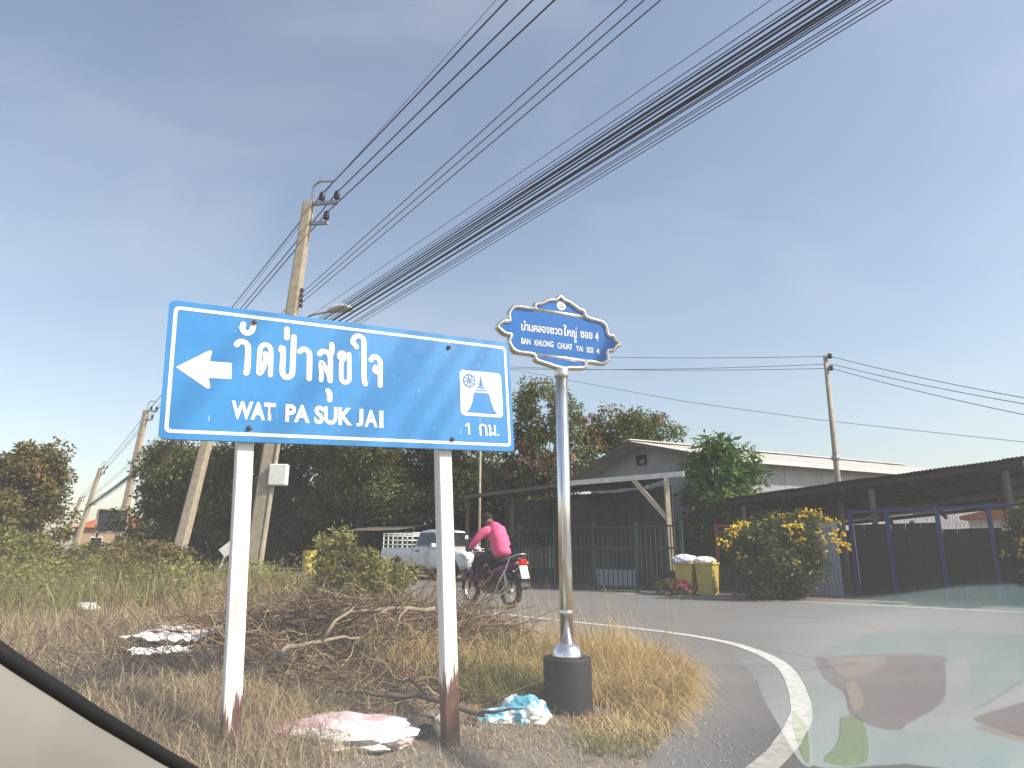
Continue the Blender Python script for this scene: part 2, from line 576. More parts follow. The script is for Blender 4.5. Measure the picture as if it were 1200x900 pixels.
def np_mesh(name, verts, faces, tint=None):
    """faces: (N,k) int array"""
    me = bpy.data.meshes.new(name)
    nf, k = faces.shape
    me.vertices.add(len(verts))
    me.vertices.foreach_set('co', np.ascontiguousarray(verts, dtype=np.float32).ravel())
    me.loops.add(nf * k)
    me.loops.foreach_set('vertex_index', np.ascontiguousarray(faces, dtype=np.int32).ravel())
    me.polygons.add(nf)
    me.polygons.foreach_set('loop_start', np.arange(0, nf * k, k, dtype=np.int32))
    if tint is not None:
        a = me.attributes.new('tint', 'FLOAT', 'FACE')
        a.data.foreach_set('value', np.ascontiguousarray(tint, dtype=np.float32))
    me.update(calc_edges=True)
    return me


def unit(a):
    return a / np.maximum(np.linalg.norm(a, axis=-1, keepdims=True), 1e-9)


def leaves_np(P, size, aspect=0.5, droop=0.3, tint=None, fold=0.0, outward=None):
    """one rhombic leaf at each point of P, blade direction random with a droop"""
    n = len(P)
    d = rng.normal(size=(n, 3))
    d[:, 2] = d[:, 2] * 0.6 - droop
    if outward is not None: d = d + outward * 0.8
    d = unit(d)
    nrm = rng.normal(size=(n, 3))
    nrm[:, 2] += 0.7
    x = unit(np.cross(d, nrm))
    up = np.cross(x, d)
    L = (size * (0.7 + 0.6 * rng.random(n)))[:, None]
    W = L * aspect * 0.5
    V = np.stack([P, P + d * L * .45 + x * W + up * L * 0.08, P + d * L, P + d * L * .45 - x * W + up * L * 0.08], axis=1).reshape(-1, 3)
    Fq = np.arange(n * 4).reshape(n, 4)
    t = rng.random(n) if tint is None else tint
    return V, Fq, t


def merge(parts):
    V, Fc, T, o = [], [], [], 0
    for v, f, t in parts:
        V.append(v); Fc.append(f + o); T.append(t); o += len(v)
    return np.concatenate(V), np.concatenate(Fc), np.concatenate(T)


def blades_np(base, h, w, az, lean, tint, curl=1.6):
    """ribbon blades, three segments, bending over by lean towards azimuth az"""
    n = len(base)
    side = np.stack([-np.sin(az), np.cos(az), np.zeros(n)], 1)
    fw = np.stack([np.cos(az), np.sin(az), np.zeros(n)], 1)
    V = []
    p = base.copy()
    ts = np.linspace(0, 1, 5)
    rows = []
    ang = lean * 0.25
    for i, t in enumerate(ts):
        ww = (w * (1 - t * 0.85))[:, None]
        rows.append(np.stack([p - side * ww * .5, p + side * ww * .5], 1))
        a = np.clip(ang, -2.4, 2.4)
        p = p + (fw * np.sin(a)[:, None] + np.array([0, 0, 1.0]) * np.cos(a)[:, None]) * (h / 4)[:, None]
        ang = ang + lean * curl / 4
    V = np.stack(rows, 1).reshape(n, 10, 3)
    fs = np.array([[0, 1, 3, 2], [2, 3, 5, 4], [4, 5, 7, 6], [6, 7, 9, 8]])
    Fq = (np.arange(n)[:, None, None] * 10 + fs[None]).reshape(-1, 4)
    return V.reshape(-1, 3), Fq, np.repeat(tint, 4)


def twigs_np(start, dirn, length, r0, tint, K=6, wig=0.35, grav=0.0):
    """three-sided wiggly tapered twigs"""
    n = len(start)
    p = start.copy()
    d = unit(dirn)
    rows = []
    for i in range(K):
        t = i / (K - 1)
        u = unit(np.cross(d, np.array([0.3, 0.2, 1.0])))
        v = np.cross(d, u)
        r = (r0 * (1 - 0.75 * t))[:, None]
        rows.append(np.stack([p + (u * math.cos(a) + v * math.sin(a)) * r for a in (0, 2.094, 4.189)], 1))
        p = p + d * (length / (K - 1))[:, None]
        d = d + rng.normal(size=(n, 3)) * wig
        d[:, 2] -= grav
        d = unit(d)
    V = np.stack(rows, 1).reshape(n, K * 3, 3)
    fs = []
    for i in range(K - 1):
        for k in range(3):
            fs.append([i * 3 + k, i * 3 + (k + 1) % 3, (i + 1) * 3 + (k + 1) % 3, (i + 1) * 3 + k])
    fs = np.array(fs)
    Fq = (np.arange(n)[:, None, None] * (K * 3) + fs[None]).reshape(-1, 4)
    return V.reshape(-1, 3), Fq, np.repeat(tint, len(fs))


def text_mesh(body, bold=0.0):
    cu = bpy.data.curves.new('txt', 'FONT')
    cu.body = body
    cu.size = 1.0
    cu.offset = bold
    cu.resolution_u = 3
    ob = bpy.data.objects.new('txt', cu)
    C.objects.link(ob)
    dg = bpy.context.evaluated_depsgraph_get()
    me = bpy.data.meshes.new_from_object(ob.evaluated_get(dg))
    bpy.data.objects.remove(ob)
    return me


def text_fit(name, body, rect, y, mat, parent, bold=0.0, lift=0.0012):
    """lettering scaled into rect (x0,z0,x1,z1) of a board whose front is at local y, facing -y"""
    me = text_mesh(body, bold)
    n = len(me.vertices)
    co = np.zeros(n * 3, dtype=np.float32)
    me.vertices.foreach_get('co', co)
    co = co.reshape(-1, 3)
    lo, hi = co.min(0), co.max(0)
    s = (co - lo) / np.maximum(hi - lo, 1e-6)
    x0, z0, x1, z1 = rect
    q = np.stack([x0 + s[:, 0] * (x1 - x0), np.full(n, y - lift), z0 + s[:, 1] * (z1 - z0)], 1)
    me.vertices.foreach_set('co', q.astype(np.float32).ravel())
    me.update()
    me.materials.clear()
    return link(name, me, mat, parent)


def smooth_line(pts, n=5):
    """Catmull-Rom through 2D points"""
    P = [Vector(p) for p in pts]
    if len(P) < 3: return P
    out = []
    for i in range(len(P) - 1):
        p0, p1, p2, p3 = P[max(i - 1, 0)], P[i], P[i + 1], P[min(i + 2, len(P) - 1)]
        for k in range(n):
            t = k / n
            out.append(0.5 * ((2 * p1) + (-p0 + p2) * t + (2 * p0 - 5 * p1 + 4 * p2 - p3) * t * t + (-p0 + 3 * p1 - 3 * p2 + p3) * t ** 3))
    out.append(P[-1])
    return out


def stroke(mb, pts, w, y):
    """flat round-ended stroke in the x,z plane at depth y; overlapping discs step 0.05 mm apart"""
    L = smooth_line([(p[0], p[1]) for p in pts], 5) if len(pts) > 2 else [Vector(p) for p in pts]
    r = w / 2
    n = len(L)
    left, right = [], []
    for i in range(n):
        d = L[min(i + 1, n - 1)] - L[max(i - 1, 0)]
        d = d.normalized() if d.length > 0 else Vector((1, 0))
        nn = Vector((-d.y, d.x))
        left.append(L[i] + nn * r)
        right.append(L[i] - nn * r)
    vs_ = [(p.x, y, p.y) for p in left] + [(p.x, y, p.y) for p in right]
    mb.add(vs_, [(i, i + 1, n + i + 1, n + i) for i in range(n - 1)])
    for e, s_ in ((0, 1), (n - 1, 2)):
        m = 14
        mb.add([(L[e].x + r * math.cos(2 * math.pi * k / m), y - 0.0001 * s_, L[e].y + r * math.sin(2 * math.pi * k / m)) for k in range(m)], [tuple(range(m))])


def inside(px, py, poly):
    r = np.zeros(px.shape, bool)
    n = len(poly)
    for i in range(n):
        x1, y1 = poly[i]
        x2, y2 = poly[(i + 1) % n]
        c = ((y1 > py) != (y2 > py)) & (px < (x2 - x1) * (py - y1) / ((y2 - y1) if y2 != y1 else 1e-9) + x1)
        r ^= c
    return r


def dist_line(px, py, line):
    d = np.full(px.shape, 1e9)
    for (x1, y1), (x2, y2) in zip(line[:-1], line[1:]):
        vx, vy = x2 - x1, y2 - y1
        t = np.clip(((px - x1) * vx + (py - y1) * vy) / (vx * vx + vy * vy), 0, 1)
        d = np.minimum(d, np.hypot(px - x1 - t * vx, py - y1 - t * vy))
    return d


# ------------------------------------------------------------------ ground, road, markings
NEAR = [(-60, 79), (-42, 58), (-12, 24.3), (-5.47, 17.3), (-.85, 12.1), (1.0, 10.0), (1.75, 9.15), (2.2, 8.45), (2.45, 7.7), (2.47, 6.8), (2.31, 5.96), (1.89, 4.73), (1.53, 4.02), (1.19, 3.5), (0.5, 2.6), (-0.3, 1.6), (-3.2, -2)]
FAR = [(-60, 84), (-42, 65), (-14, 32), (-7.5, 25.0), (-2.9, 21.5), (.44, 18.6), (4.5, 15.2), (8.47, 11.6), (14, 6.4), (32, -10.5)]
EDGE = [(-60.3, 78.4), (-42.3, 57.6), (-12.3, 23.9), (-5.75, 16.95), (-1.1, 11.8), (.7, 9.6), (1.5, 8.3), (1.72, 6.9), (1.38, 5.3), (1.02, 4.3), (.7, 3.55), (.2, 2.6), (-.5, 1.4), (-3.4, -2), (-6, -7)]
FAR2 = [(x + .25, y + .28) for x, y in FAR]


def dense(line, step=0.5, jit=0.05):
    out = []
    for (x1, y1), (x2, y2) in zip(line[:-1], line[1:]):
        n = max(1, int(math.hypot(x2 - x1, y2 - y1) / step)) if max(abs(x1), abs(y1)) < 30 else 1
        for k in range(n):
            t = k / n
            j = jit if max(abs(x1), abs(y1)) < 30 else 0
            out.append((x1 + (x2 - x1) * t + random.uniform(-j, j), y1 + (y2 - y1) * t + random.uniform(-j, j)))
    out.append(line[-1])
    return out


sm = lambda line: [tuple(p) for p in smooth_line(line, 5)]
POLY = [(x - .42, y - .3) for x, y in sm(EDGE)] + [(-6.4, -40), (60, -40)] + [(x + .3, y + .3) for x, y in sm(FAR2)][::-1]
POLY_S = EDGE + [(-6, -40), (60, -40)] + FAR2[::-1]


def vnoise(x, y):
    return (np.sin(x * 1.3 + 1.7 * np.sin(y * .7)) * np.cos(y * 1.1 + 1.3 * np.sin(x * .9)) + .5 * np.sin(x * 3.1 + y * 2.3) * np.cos(y * 2.9 - x * 1.7) + .25 * np.sin(x * 7.3 + y * 5.1) * np.sin(y * 8.1 - x * 3.3)) / 1.75


def gz(x, y):
    x = np.asarray(x, float)
    y = np.asarray(y, float)
    ins = inside(x, y, POLY_S)
    d = np.minimum(dist_line(x, y, EDGE), dist_line(x, y, FAR2))
    d = np.where(ins, -d, d)
    nearside = dist_line(x, y, EDGE) < dist_line(x, y, FAR2)
    s = np.clip((d - .1) / 1.9, 0, 1)
    s = s * s * (3 - 2 * s)
    fade = np.clip((60 - np.hypot(x, y)) / 30, 0, 1)
    lump = np.exp(-(((x + 1.55) / 1.5) ** 2 + ((y - 5.6) / 1.4) ** 2)) * .13 + np.exp(-(((x + 1.9) / 1.0) ** 2 + ((y - 3.4) / .9) ** 2)) * .14
    m = np.where(nearside & ~ins, s * (.10 + .05 * vnoise(x, y)) * fade + lump * s, 0)
    rag = .10 * vnoise(x * 3, y * 3) + .07 * vnoise(x * 9 + 3, y * 9)
    m = m + np.clip((d + rag) * .35, -.06, .022) + np.where(ins, 0, .012 * vnoise(x * 4, y * 4) * np.clip(d * 3, 0, 1)) * fade
    return m


def gz1(x, y):
    return float(gz(np.array([x]), np.array([y]))[0])


def ground():
    u = np.linspace(-1, 1, 440)
    f = lambda u, a: np.sinh(u * 7.2) / np.sinh(7.2) * a
    xs = f(u, 1500)
    ys = f(u, 1500) + 5.5
    X, Y = np.meshgrid(xs, ys)
    Z = gz(X.ravel(), Y.ravel())
    V = np.stack([X.ravel(), Y.ravel(), Z], 1)
    n = len(u)
    i = np.arange(n * n).reshape(n, n)
    Fq = np.stack([i[:-1, :-1], i[:-1, 1:], i[1:, 1:], i[1:, :-1]], -1).reshape(-1, 4)
    o = link('ground', np_mesh('ground', V, Fq), 'dirt', None, True)
    setp(o, 'bare brown dirt ground and verge beside the road', 'ground', None, 'structure')


ground()


def flat_poly(name, poly, z, mat):
    bm = bmesh.new()
    vs_ = [bm.verts.new((x, y, z)) for x, y in poly]
    bm.faces.new(vs_)
    bmesh.ops.triangulate(bm, faces=bm.faces[:], ngon_method='EAR_CLIP')
    bmesh.ops.recalc_face_normals(bm, faces=bm.faces)
    me = bpy.data.meshes.new(name)
    bm.to_mesh(me)
    bm.free()
    if me.polygons[0].normal.z < 0: me.flip_normals()
    return link(name, me, mat)


road = flat_poly('road', POLY, 0.0, 'asphalt')
setp(road, 'grey asphalt road and junction mouth', 'road', None, 'structure')


def stripe(name, line, w, z, label):
    L = smooth_line(line, 8)
    vs_, fs = [], []
    n = len(L)
    for i in range(n):
        d = (L[min(i + 1, n - 1)] - L[max(i - 1, 0)]).normalized()
        nn = Vector((-d.y, d.x))
        ww = w / 2 * random.uniform(.94, 1.05)
        vs_ += [(L[i].x + nn.x * ww, L[i].y + nn.y * ww, z), (L[i].x - nn.x * ww, L[i].y - nn.y * ww, z)]
    fs = [(2 * i, 2 * i + 1, 2 * i + 3, 2 * i + 2) for i in range(n - 1)]
    o = MB().add(vs_, fs).build(name, 'road_paint')
    setp(o, label, 'road marking', None, 'structure')


stripe('edge_line', NEAR, .13, .004, 'worn white edge line curving round the near corner of the junction')
stripe('edge_line', FAR, .15, .004, 'white edge line along the far side of the road')


# ------------------------------------------------------------------ big blue direction sign
def direction_sign():
    cen = Vector((-0.7889, 3.3509, 1.8406))
    M = Matrix.Rotation(0.515714, 4, 'Z') @ Matrix.Rotation(-0.037831, 4, 'X') @ Matrix.Rotation(-0.039695, 4, 'Y')
    root = empty('direction_sign', (0, 0, 0), 0, 'large blue and white direction sign with arrow and temple pictogram on two white posts', 'road sign')
    base = cen + (M.to_3x3() @ Vector((0, 0, -1.84)))
    root.matrix_world = Matrix.Translation(base) @ M
    W, H, zc = 1.810, .6552, 1.84

    def rr(w, h, r, n=6):
        o = []
        for cx, cz, a0 in ((w - r, h - r, 0), (-w + r, h - r, 90), (-w + r, -h + r, 180), (w - r, -h + r, 270)):
            for k in range(n + 1):
                a = R(a0 + 90 * k / n)
                o.append((cx + r * math.cos(a), cz + r * math.sin(a)))
        return o
    up = lambda L: [(x, z + zc) for x, z in L]
    panel = MB().prism(up(rr(W / 2, H / 2, .03)), 0, .022).build('panel', 'sign_blue', root)
    # folded lip round the panel's back
    lip = MB()
    for a, b in (((-.88, .31), (.88, .31)), ((-.88, -.31), (.88, -.31)), ((-.89, -.3), (-.89, .3)), ((.89, -.3), (.89, .3))):
        lip.bar((a[0], .034, a[1] + zc), (b[0], .034, b[1] + zc), .012, .02, up=(0, 1, 0))
    lip.build('back_rail', 'sign_back', root)
    # white border band
    o_, i_ = rr(.884, .300, .024), rr(.868, .284, .014)
    n = len(o_)
    MB().add([(x, -.0012, z + zc) for x, z in o_ + i_], [(k, (k + 1) % n, n + (k + 1) % n, n + k) for k in range(n)]).build('border', 'sign_white', panel)
    THAI = [[(-0.58, 0.249), (-0.583, 0.227), (-0.571, 0.208), (-0.554, 0.208), (-0.539, 0.222), (-0.534, 0.252)], [(-0.605, 0.142), (-0.592, 0.158), (-0.571, 0.158), (-0.556, 0.144), (-0.552, 0.117), (-0.552, 0.028), (-0.556, 0.005)], [(-0.473, 0.11), (-0.469, 0.094), (-0.472, 0.065), (-0.481, 0.035), (-0.496, 0.006), (-0.499, 0.033), (-0.498, 0.123), (-0.49, 0.147), (-0.474, 0.157), (-0.456, 0.149), (-0.448, 0.129), (-0.446, 0.073), (-0.446, 0.004)], [(-0.399, 0.137), (-0.393, 0.154), (-0.389, 0.103), (-0.39, 0.032), (-0.38, 0.005), (-0.364, 0.001), (-0.348, 0.012), (-0.342, 0.037), (-0.34, 0.213)], [(-0.375, 0.249), (-0.375, 0.204)], [(-0.309, 0.14), (-0.292, 0.154), (-0.273, 0.148), (-0.261, 0.125), (-0.26, 0.002)], [(-0.211, 0.138), (-0.198, 0.152), (-0.176, 0.151), (-0.16, 0.136), (-0.155, 0.102), (-0.156, 0.001)], [(-0.156, 0.133), (-0.149, 0.159), (-0.15, 0.195)], [(-0.201, -0.0), (-0.199, 0.032), (-0.204, 0.075), (-0.2, 0.095), (-0.186, 0.077), (-0.169, 0.043), (-0.158, 0.01)], [(-0.165, -0.053), (-0.157, -0.066), (-0.156, -0.098)], [(-0.1, 0.123), (-0.111, 0.135), (-0.104, 0.154), (-0.086, 0.153), (-0.085, 0.127), (-0.099, 0.099), (-0.098, 0.021), (-0.089, 0.003), (-0.075, -0.001), (-0.062, 0.008), (-0.057, 0.028), (-0.059, 0.153)], [(-0.021, 0.197), (-0.027, 0.207), (-0.04, 0.22), (-0.033, 0.245), (-0.014, 0.259), (0.009, 0.252), (0.019, 0.228), (0.02, 0.12), (0.021, 0.029), (0.028, 0.0)], [(0.058, 0.134), (0.07, 0.151), (0.089, 0.151), (0.106, 0.135), (0.109, 0.1), (0.108, -0.002)], [(0.081, 0.097), (0.077, 0.079), (0.089, 0.069), (0.105, 0.066)]]
    for grp in ((0,), (1,), (2,), (3,), (4,), (5,), (6, 7, 8), (9,), (10,), (11,), (12, 13)):
        t = MB()
        for k in grp:
            w = .0275 if k not in (2, 8, 10, 13) else .0235
            stroke(t, [(x, z + zc) for x, z in THAI[k]], w, -.0012 - .0003 * (k % 3))
        t.build('lettering', 'sign_white', panel)
    for s_, x0, z0, x1, z1 in (('WAT', -.613, -.222, -.414, -.134), ('PA', -.368, -.223, -.252, -.134), ('SUK', -.230, -.226, -.039, -.133), ('J', -.020, -.228, .018, -.136), ('A', .024, -.228, .094, -.137), ('I', .103, -.229, .125, -.137)):
        text_fit('lettering', s_, (x0, z0 + zc, x1, z1 + zc), 0, 'sign_white', panel, .04)
    ar = [(-0.857, 0.005), (-0.725, 0.098), (-.716, .1), (-0.710, 0.094), (-0.718, 0.047), (-0.621, 0.048), (-0.62, -0.032), (-0.717, -0.034), (-0.708, -0.078), (-.714, -.086), (-0.725, -0.084)]
    MB().add([(x, -.0012, z + zc) for x, z in ar], [tuple(range(len(ar)))]).build('arrow', 'sign_white', panel)
    q = MB().add([(x + .707, -.0012, z + zc - .002) for x, z in rr(.134, .132, .024)], [tuple(range(28))]).build('pictogram', 'sign_white', panel)
    st = MB()
    st.add([(x, -.0024, z + zc) for x, z in [(.706, .111), (.72, .041), (.691, .04)]], [(0, 1, 2)])
    for a, b, z0, z1 in ((.681, .732, .029, .038), (.672, .740, .014, .022)):
        st.add([(a, -.0024, z0 + zc), (b, -.0024, z0 + zc), (b, -.0024, z1 + zc), (a, -.0024, z1 + zc)], [(0, 1, 2, 3)])
    bell = [(.755, .004), (.768, -.048), (.784, -.092), (.806, -.117), (.608, -.115), (.633, -.085), (.65, -.042), (.661, .004)]
    st.add([(x, -.0024, z + zc) for x, z in bell], [tuple(range(8))])
    st.build('stupa_symbol', 'sign_blue', panel)
    wh = MB()
    cx, cz = .632, .069
    m = 28
    for r0, r1, yy in ((.033, .040, -.0024), (.004, .009, -.0027)):
        wh.add([(cx + r * math.cos(2 * math.pi * k / m), yy, cz + zc + r * math.sin(2 * math.pi * k / m)) for r in (r0, r1) for k in range(m)], [(k, (k + 1) % m, m + (k + 1) % m, m + k) for k in range(m)])
    for k in range(8):
        a = math.pi * k / 4 + .2
        d, nn = Vector((math.cos(a), math.sin(a))), Vector((-math.sin(a), math.cos(a)))
        pp = [Vector((cx, cz)) + d * rr_ + nn * w_ for rr_, w_ in ((.008, -.003), (.034, -.003), (.034, .003), (.008, .003))]
        wh.add([(p.x, -.0025, p.y + zc) for p in pp], [(0, 1, 2, 3)])
    wh.build('wheel_symbol', 'sign_blue', panel)
    # "1 km." in Thai: digit, ko kai, mo ma, full stop
    t = MB()
    km = [[(.603, -.190), (.617, -.183), (.619, -.236)],
          [(.690, -.240), (.691, -.212), (.686, -.202), (.692, -.187), (.708, -.182), (.722, -.188), (.727, -.205), (.728, -.240)],
          [(.743, -.188), (.752, -.187), (.752, -.225), (.746, -.238), (.756, -.236), (.770, -.228), (.784, -.238)], [(.783, -.184), (.784, -.237)], [(.803, -.236), (.8031, -.2361)]]
    for grp in ((0,), (1,), (2, 3), (4,)):
        t = MB()
        for k in grp:
            stroke(t, [(x, z + zc) for x, z in km[k]], .0115, -.0012 - .0003 * (k % 3))
        t.build('lettering', 'sign_white', panel)
    bolt = MB().lathe([(.003, -.012), (.010, -.010), (.012, -.002), (.013, 0)], n=10, M=Matrix.Rotation(R(-90), 4, 'X')).mesh('bolt')
    bolt.materials.append(MATS['bolt'])
    for x, z in ((-.53, .264), (-.53, -.262), (.512, .256), (.516, -.273)):
        share('bolt', bolt, root, (x, -.0022, z + zc))
    # paint flecks and scratches on the face
    s_ = MB()
    for k in range(46):
        x, z = random.uniform(-.86, .85), random.uniform(-.27, .27)
        w, h = random.uniform(.0015, .004), random.choice((.004, .006, .01, .028))
        s_.add([(x, -.0008, z + zc), (x + w, -.0008, z + zc), (x + w * .8, -.0008, z + zc + h), (x + w * .2, -.0008, z + zc + h)], [(0, 1, 2, 3)])
    s_.build('paint_flecks', 'speckle', panel)['kind'] = 'stuff'
    for x in (-.537, .489):
        p = MB()
        p.box((x, .022 + .012 + .0385, (1.84 + .29 - .25) / 2), (.075, .075, 1.84 + .29 + .25))
        o = p.build('post', 'post_white', root, bevel=.004)
        MB().box((x, .022 + .012 + .0385, 1.84 + .29 + .002), (.079, .079, .012)).build('post_cap', 'post_white', root)


direction_sign()


# ------------------------------------------------------------------ small street name sign on a chromed pole
def street_sign():
    bx, by = .345, 4.45
    root = empty('street_name_sign', (bx, by, -.01), 0, 'small ornate blue street name sign on a chromed pole in a black round footing', 'street sign')
    MB().lathe([(.148, 0), (.150, .015), (.150, .352), (.146, .364), (.05, .366)], n=36).build('footing', 'black_concrete', root, True)
    MB().lathe([(.098, .365), (.098, .376), (.092, .40), (.076, .426), (.060, .440), (.052, .444), (.040, .446)], n=32).build('base_dome', 'chrome', root, True)
    MB().tube([(0, 0, .44), (-.002, 0, 1.3), (-.004, 0, 2.225)], .0425, 28).build('pole', 'chrome', root, True)
    MB().lathe([(.0440, .0), (.0455, .004), (.0455, .016), (.0440, .02)], c=(-.001, 0, .62), n=24).build('pole_seam', 'chrome', root, True)
    MB().lathe([(.0, 0), (.046, 0), (.05, .012), (.05, .05), (.046, .062), (.0, .064)], c=(-.004, 0, 2.168), n=24).build('pole_collar', 'steel_frame', root, True)
    hd = empty('sign_head', (0, 0, 2.478), R(19.4))
    hd.parent = root
    out = [(-0.478, 0.004), (-0.43, 0.048), (-0.385, 0.052), (-0.393, 0.101), (-0.368, 0.145), (-0.330, 0.165), (-0.212, 0.164), (-0.196, 0.2), (-0.155, 0.207), (-0.092, 0.243), (-0.039, 0.252), (-0.008, 0.282), (0.022, 0.258), (0.077, 0.238), (0.135, 0.202), (0.175, 0.19), (0.195, 0.148), (0.312, 0.128), (0.35, 0.092), (0.362, 0.032), (0.405, 0.03), (0.42, -0.003), (0.452, -0.023), (0.42, -0.046), (0.396, -0.076), (0.35, -0.083), (0.356, -0.135), (0.335, -0.17), (0.298, -0.184), (0.19, -0.178), (0.172, -0.216), (0.142, -0.232), (0.055, -0.238), (0.012, -0.246), (-0.047, -0.24), (-0.09, -0.23), (-0.15, -0.217), (-0.196, -0.204), (-0.215, -0.167), (-0.334, -0.161), (-0.372, -0.132), (-0.391, -0.089), (-0.374, -0.046), (-0.425, -0.038)]
    L = [tuple(p) for p in smooth_line(out + [out[0]], 3)][:-1]
    M0 = Matrix.Identity(4)
    pl = MB().prism(L, -.012, .012).build('plate', 'soi_blue', hd)
    fr = MB()
    n = len(L)
    # rounded bright frame: closed tube, a little deeper than the plate
    vs_, fs = [], []
    m = 8
    for i in range(n):
        d = (Vector(L[(i + 1) % n]) - Vector(L[i - 1])).normalized()
        nn = Vector((-d.y, d.x))
        for k in range(m):
            a = 2 * math.pi * k / m
            q = Vector(L[i]) + nn * (.0165 * math.cos(a))
            vs_.append((q.x, .030 * math.sin(a), q.y))
    for i in range(n):
        for k in range(m):
            fs.append((i * m + k, i * m + (k + 1) % m, ((i + 1) % n) * m + (k + 1) % m, ((i + 1) % n) * m + k))
    fr.add(vs_, fs)
    fr.build('frame', 'steel_frame', hd, True)
    MB().tube([(-.208, -.002, .163), (0, -.002, .157), (.192, -.002, .147)], .0165, 8).build('frame_bar', 'steel_frame', hd, True)
    MB().tube([(-.212, -.002, -.165), (0, -.002, -.172), (.188, -.002, -.178)], .0165, 8).build('frame_bar', 'steel_frame', hd, True)
    em = MB().add([(.0 + .034 * math.cos(2 * math.pi * k / 24), -.0135, .212 + .034 * math.sin(2 * math.pi * k / 24)) for k in range(24)], [tuple(range(24))]).build('emblem', 'sign_white', hd)
    g = MB()
    for a, bb in (((-.012, .218), (-.012, .205)), ((0, .222), (0, .204)), ((.012, .218), (.012, .205)), ((-.014, .2), (.014, .2))):
        stroke(g, [a, bb], .005, -.0147)
    g.build('emblem_mark', 'steel_inside', hd)
    y = -.012
    rows = [('บ', -.303, -.004, -.273, .043), ('้', -.285, .052, -.268, .070), ('า', -.270, -.004, -.250, .044), ('น', -.246, -.004, -.216, .043), ('ค', -.211, -.005, -.183, .043), ('ล', -.179, -.005, -.151, .043), ('อ', -.147, -.006, -.121, .042), ('ง', -.117, -.006, -.094, .042), ('ช', -.090, -.006, -.060, .042), ('ว', -.056, -.006, -.034, .042), ('ด', -.030, -.007, .002, .041),
            ('ใ', .012, -.008, .036, .073), ('ห', .042, -.008, .072, .040), ('ญ', .077, -.026, .113, .040), ('่', .108, .047, .113, .066), ('ู', .094, -.052, .112, -.030), ('ซ', .143, -.010, .172, .040), ('อ', .177, -.010, .203, .039), ('ย', .208, -.011, .236, .039)]
    for ch, x0, z0, x1, z1 in rows:
        text_fit('lettering', ch, (x0, z0, x1, z1), y, 'sign_white', hd, .018)
    text_fit('lettering', '4', (.257, -.018, .285, .045), y, 'sign_white', hd, .02)
    for s_, x0, z0, x1, z1 in (('BAN', -.303, -.101, -.236, -.058), ('KHLONG', -.206, -.103, -.066, -.060), ('CHUAT', -.034, -.107, .077, -.064), ('YAI', .106, -.112, .160, -.070), ('SOI', .188, -.114, .238, -.072), ('4', .266, -.116, .288, -.074)):
        text_fit('lettering', s_, (x0, z0, x1, z1), y, 'sign_white', hd, .02)


street_sign()


# ------------------------------------------------------------------ utility poles and wires
def sag_line(pts, sag, n=14):
    out = []
    for a, b in zip(pts[:-1], pts[1:]):
        a, b = Vector(a), Vector(b)
        L = (b - a).length
        for k in range(n):
            t = k / n
            p = a.lerp(b, t)
            p.z -= sag * 4 * t * (1 - t) * min(1, L / 30)
            out.append(p)
    out.append(Vector(pts[-1]))
    return out


def pole_body(root, top, w0, w1, mat='concrete', holes=True):
    """slightly tapered square concrete pole with chamfered corners, from the root's origin to top (local)"""
    d = Vector(top)
    mb = MB()
    x, y = Vector((1, 0, 0)), Vector((0, 1, 0))
    vs_ = []
    for t, w in ((-.03, w0), (0.5, (w0 + w1) / 2), (1, w1)):
        c = d * t
        h, g = w / 2, w / 2 * .72
        for i, j in ((-h, -g), (-g, -h), (g, -h), (h, -g), (h, g), (g, h), (-g, h), (-h, g)):
            vs_.append(c + x * i + y * j)
    fs = [(r * 8 + k, r * 8 + (k + 1) % 8, r * 8 + 8 + (k + 1) % 8, r * 8 + 8 + k) for r in range(2) for k in range(8)] + [tuple(range(16, 24))]
    mb.add(vs_, fs)
    o = mb.build('pole', mat, root)
    return o


INS = MB().lathe([(.03, 0), (.03, .05), (.075, .06), (.085, .085), (.06, .10), (.06, .13), (.085, .14), (.085, .17), (.055, .185), (.055, .21), (.07, .22), (.065, .25), (.03, .27), (.02, .30)], n=12).mesh('insulator')
INS.materials.append(MATS['insulator'])


def hv_head(root, top, ax):
    """two brackets with pin insulators and a bent overhead-ground arm; ax = horizontal bracket direction; returns wire seats (local)"""
    top = Vector(top)
    ax = Vector(ax).normalized()
    seats = []
    a0 = top + Vector((0, 0, -.03)) + ax * .06
    MB().bar(a0, a0 + ax * .86, .07, .09).build('bracket', 'galvanised', root)
    b0 = top + Vector((0, 0, -.60)) + ax * .06
    MB().bar(b0, b0 + ax * .58, .07, .09).build('bracket', 'galvanised', root)
    for p in (a0 + ax * .34, a0 + ax * .80, b0 + ax * .52):
        q = p + Vector((0, 0, .045))
        share('insulator', INS, root, q)
        seats.append(q + Vector((0, 0, .24)))
    g = a0 + ax * .02
    up = Vector((0, 0, 1))
    arm = [g, g + up * .52 + ax * .02, g + up * .66 + ax * .22, g + up * .62 + ax * .66]
    MB().tube(arm, .03, 6).build('ground_wire_arm', 'galvanised', root)
    seats.append(arm[-1])
    return seats


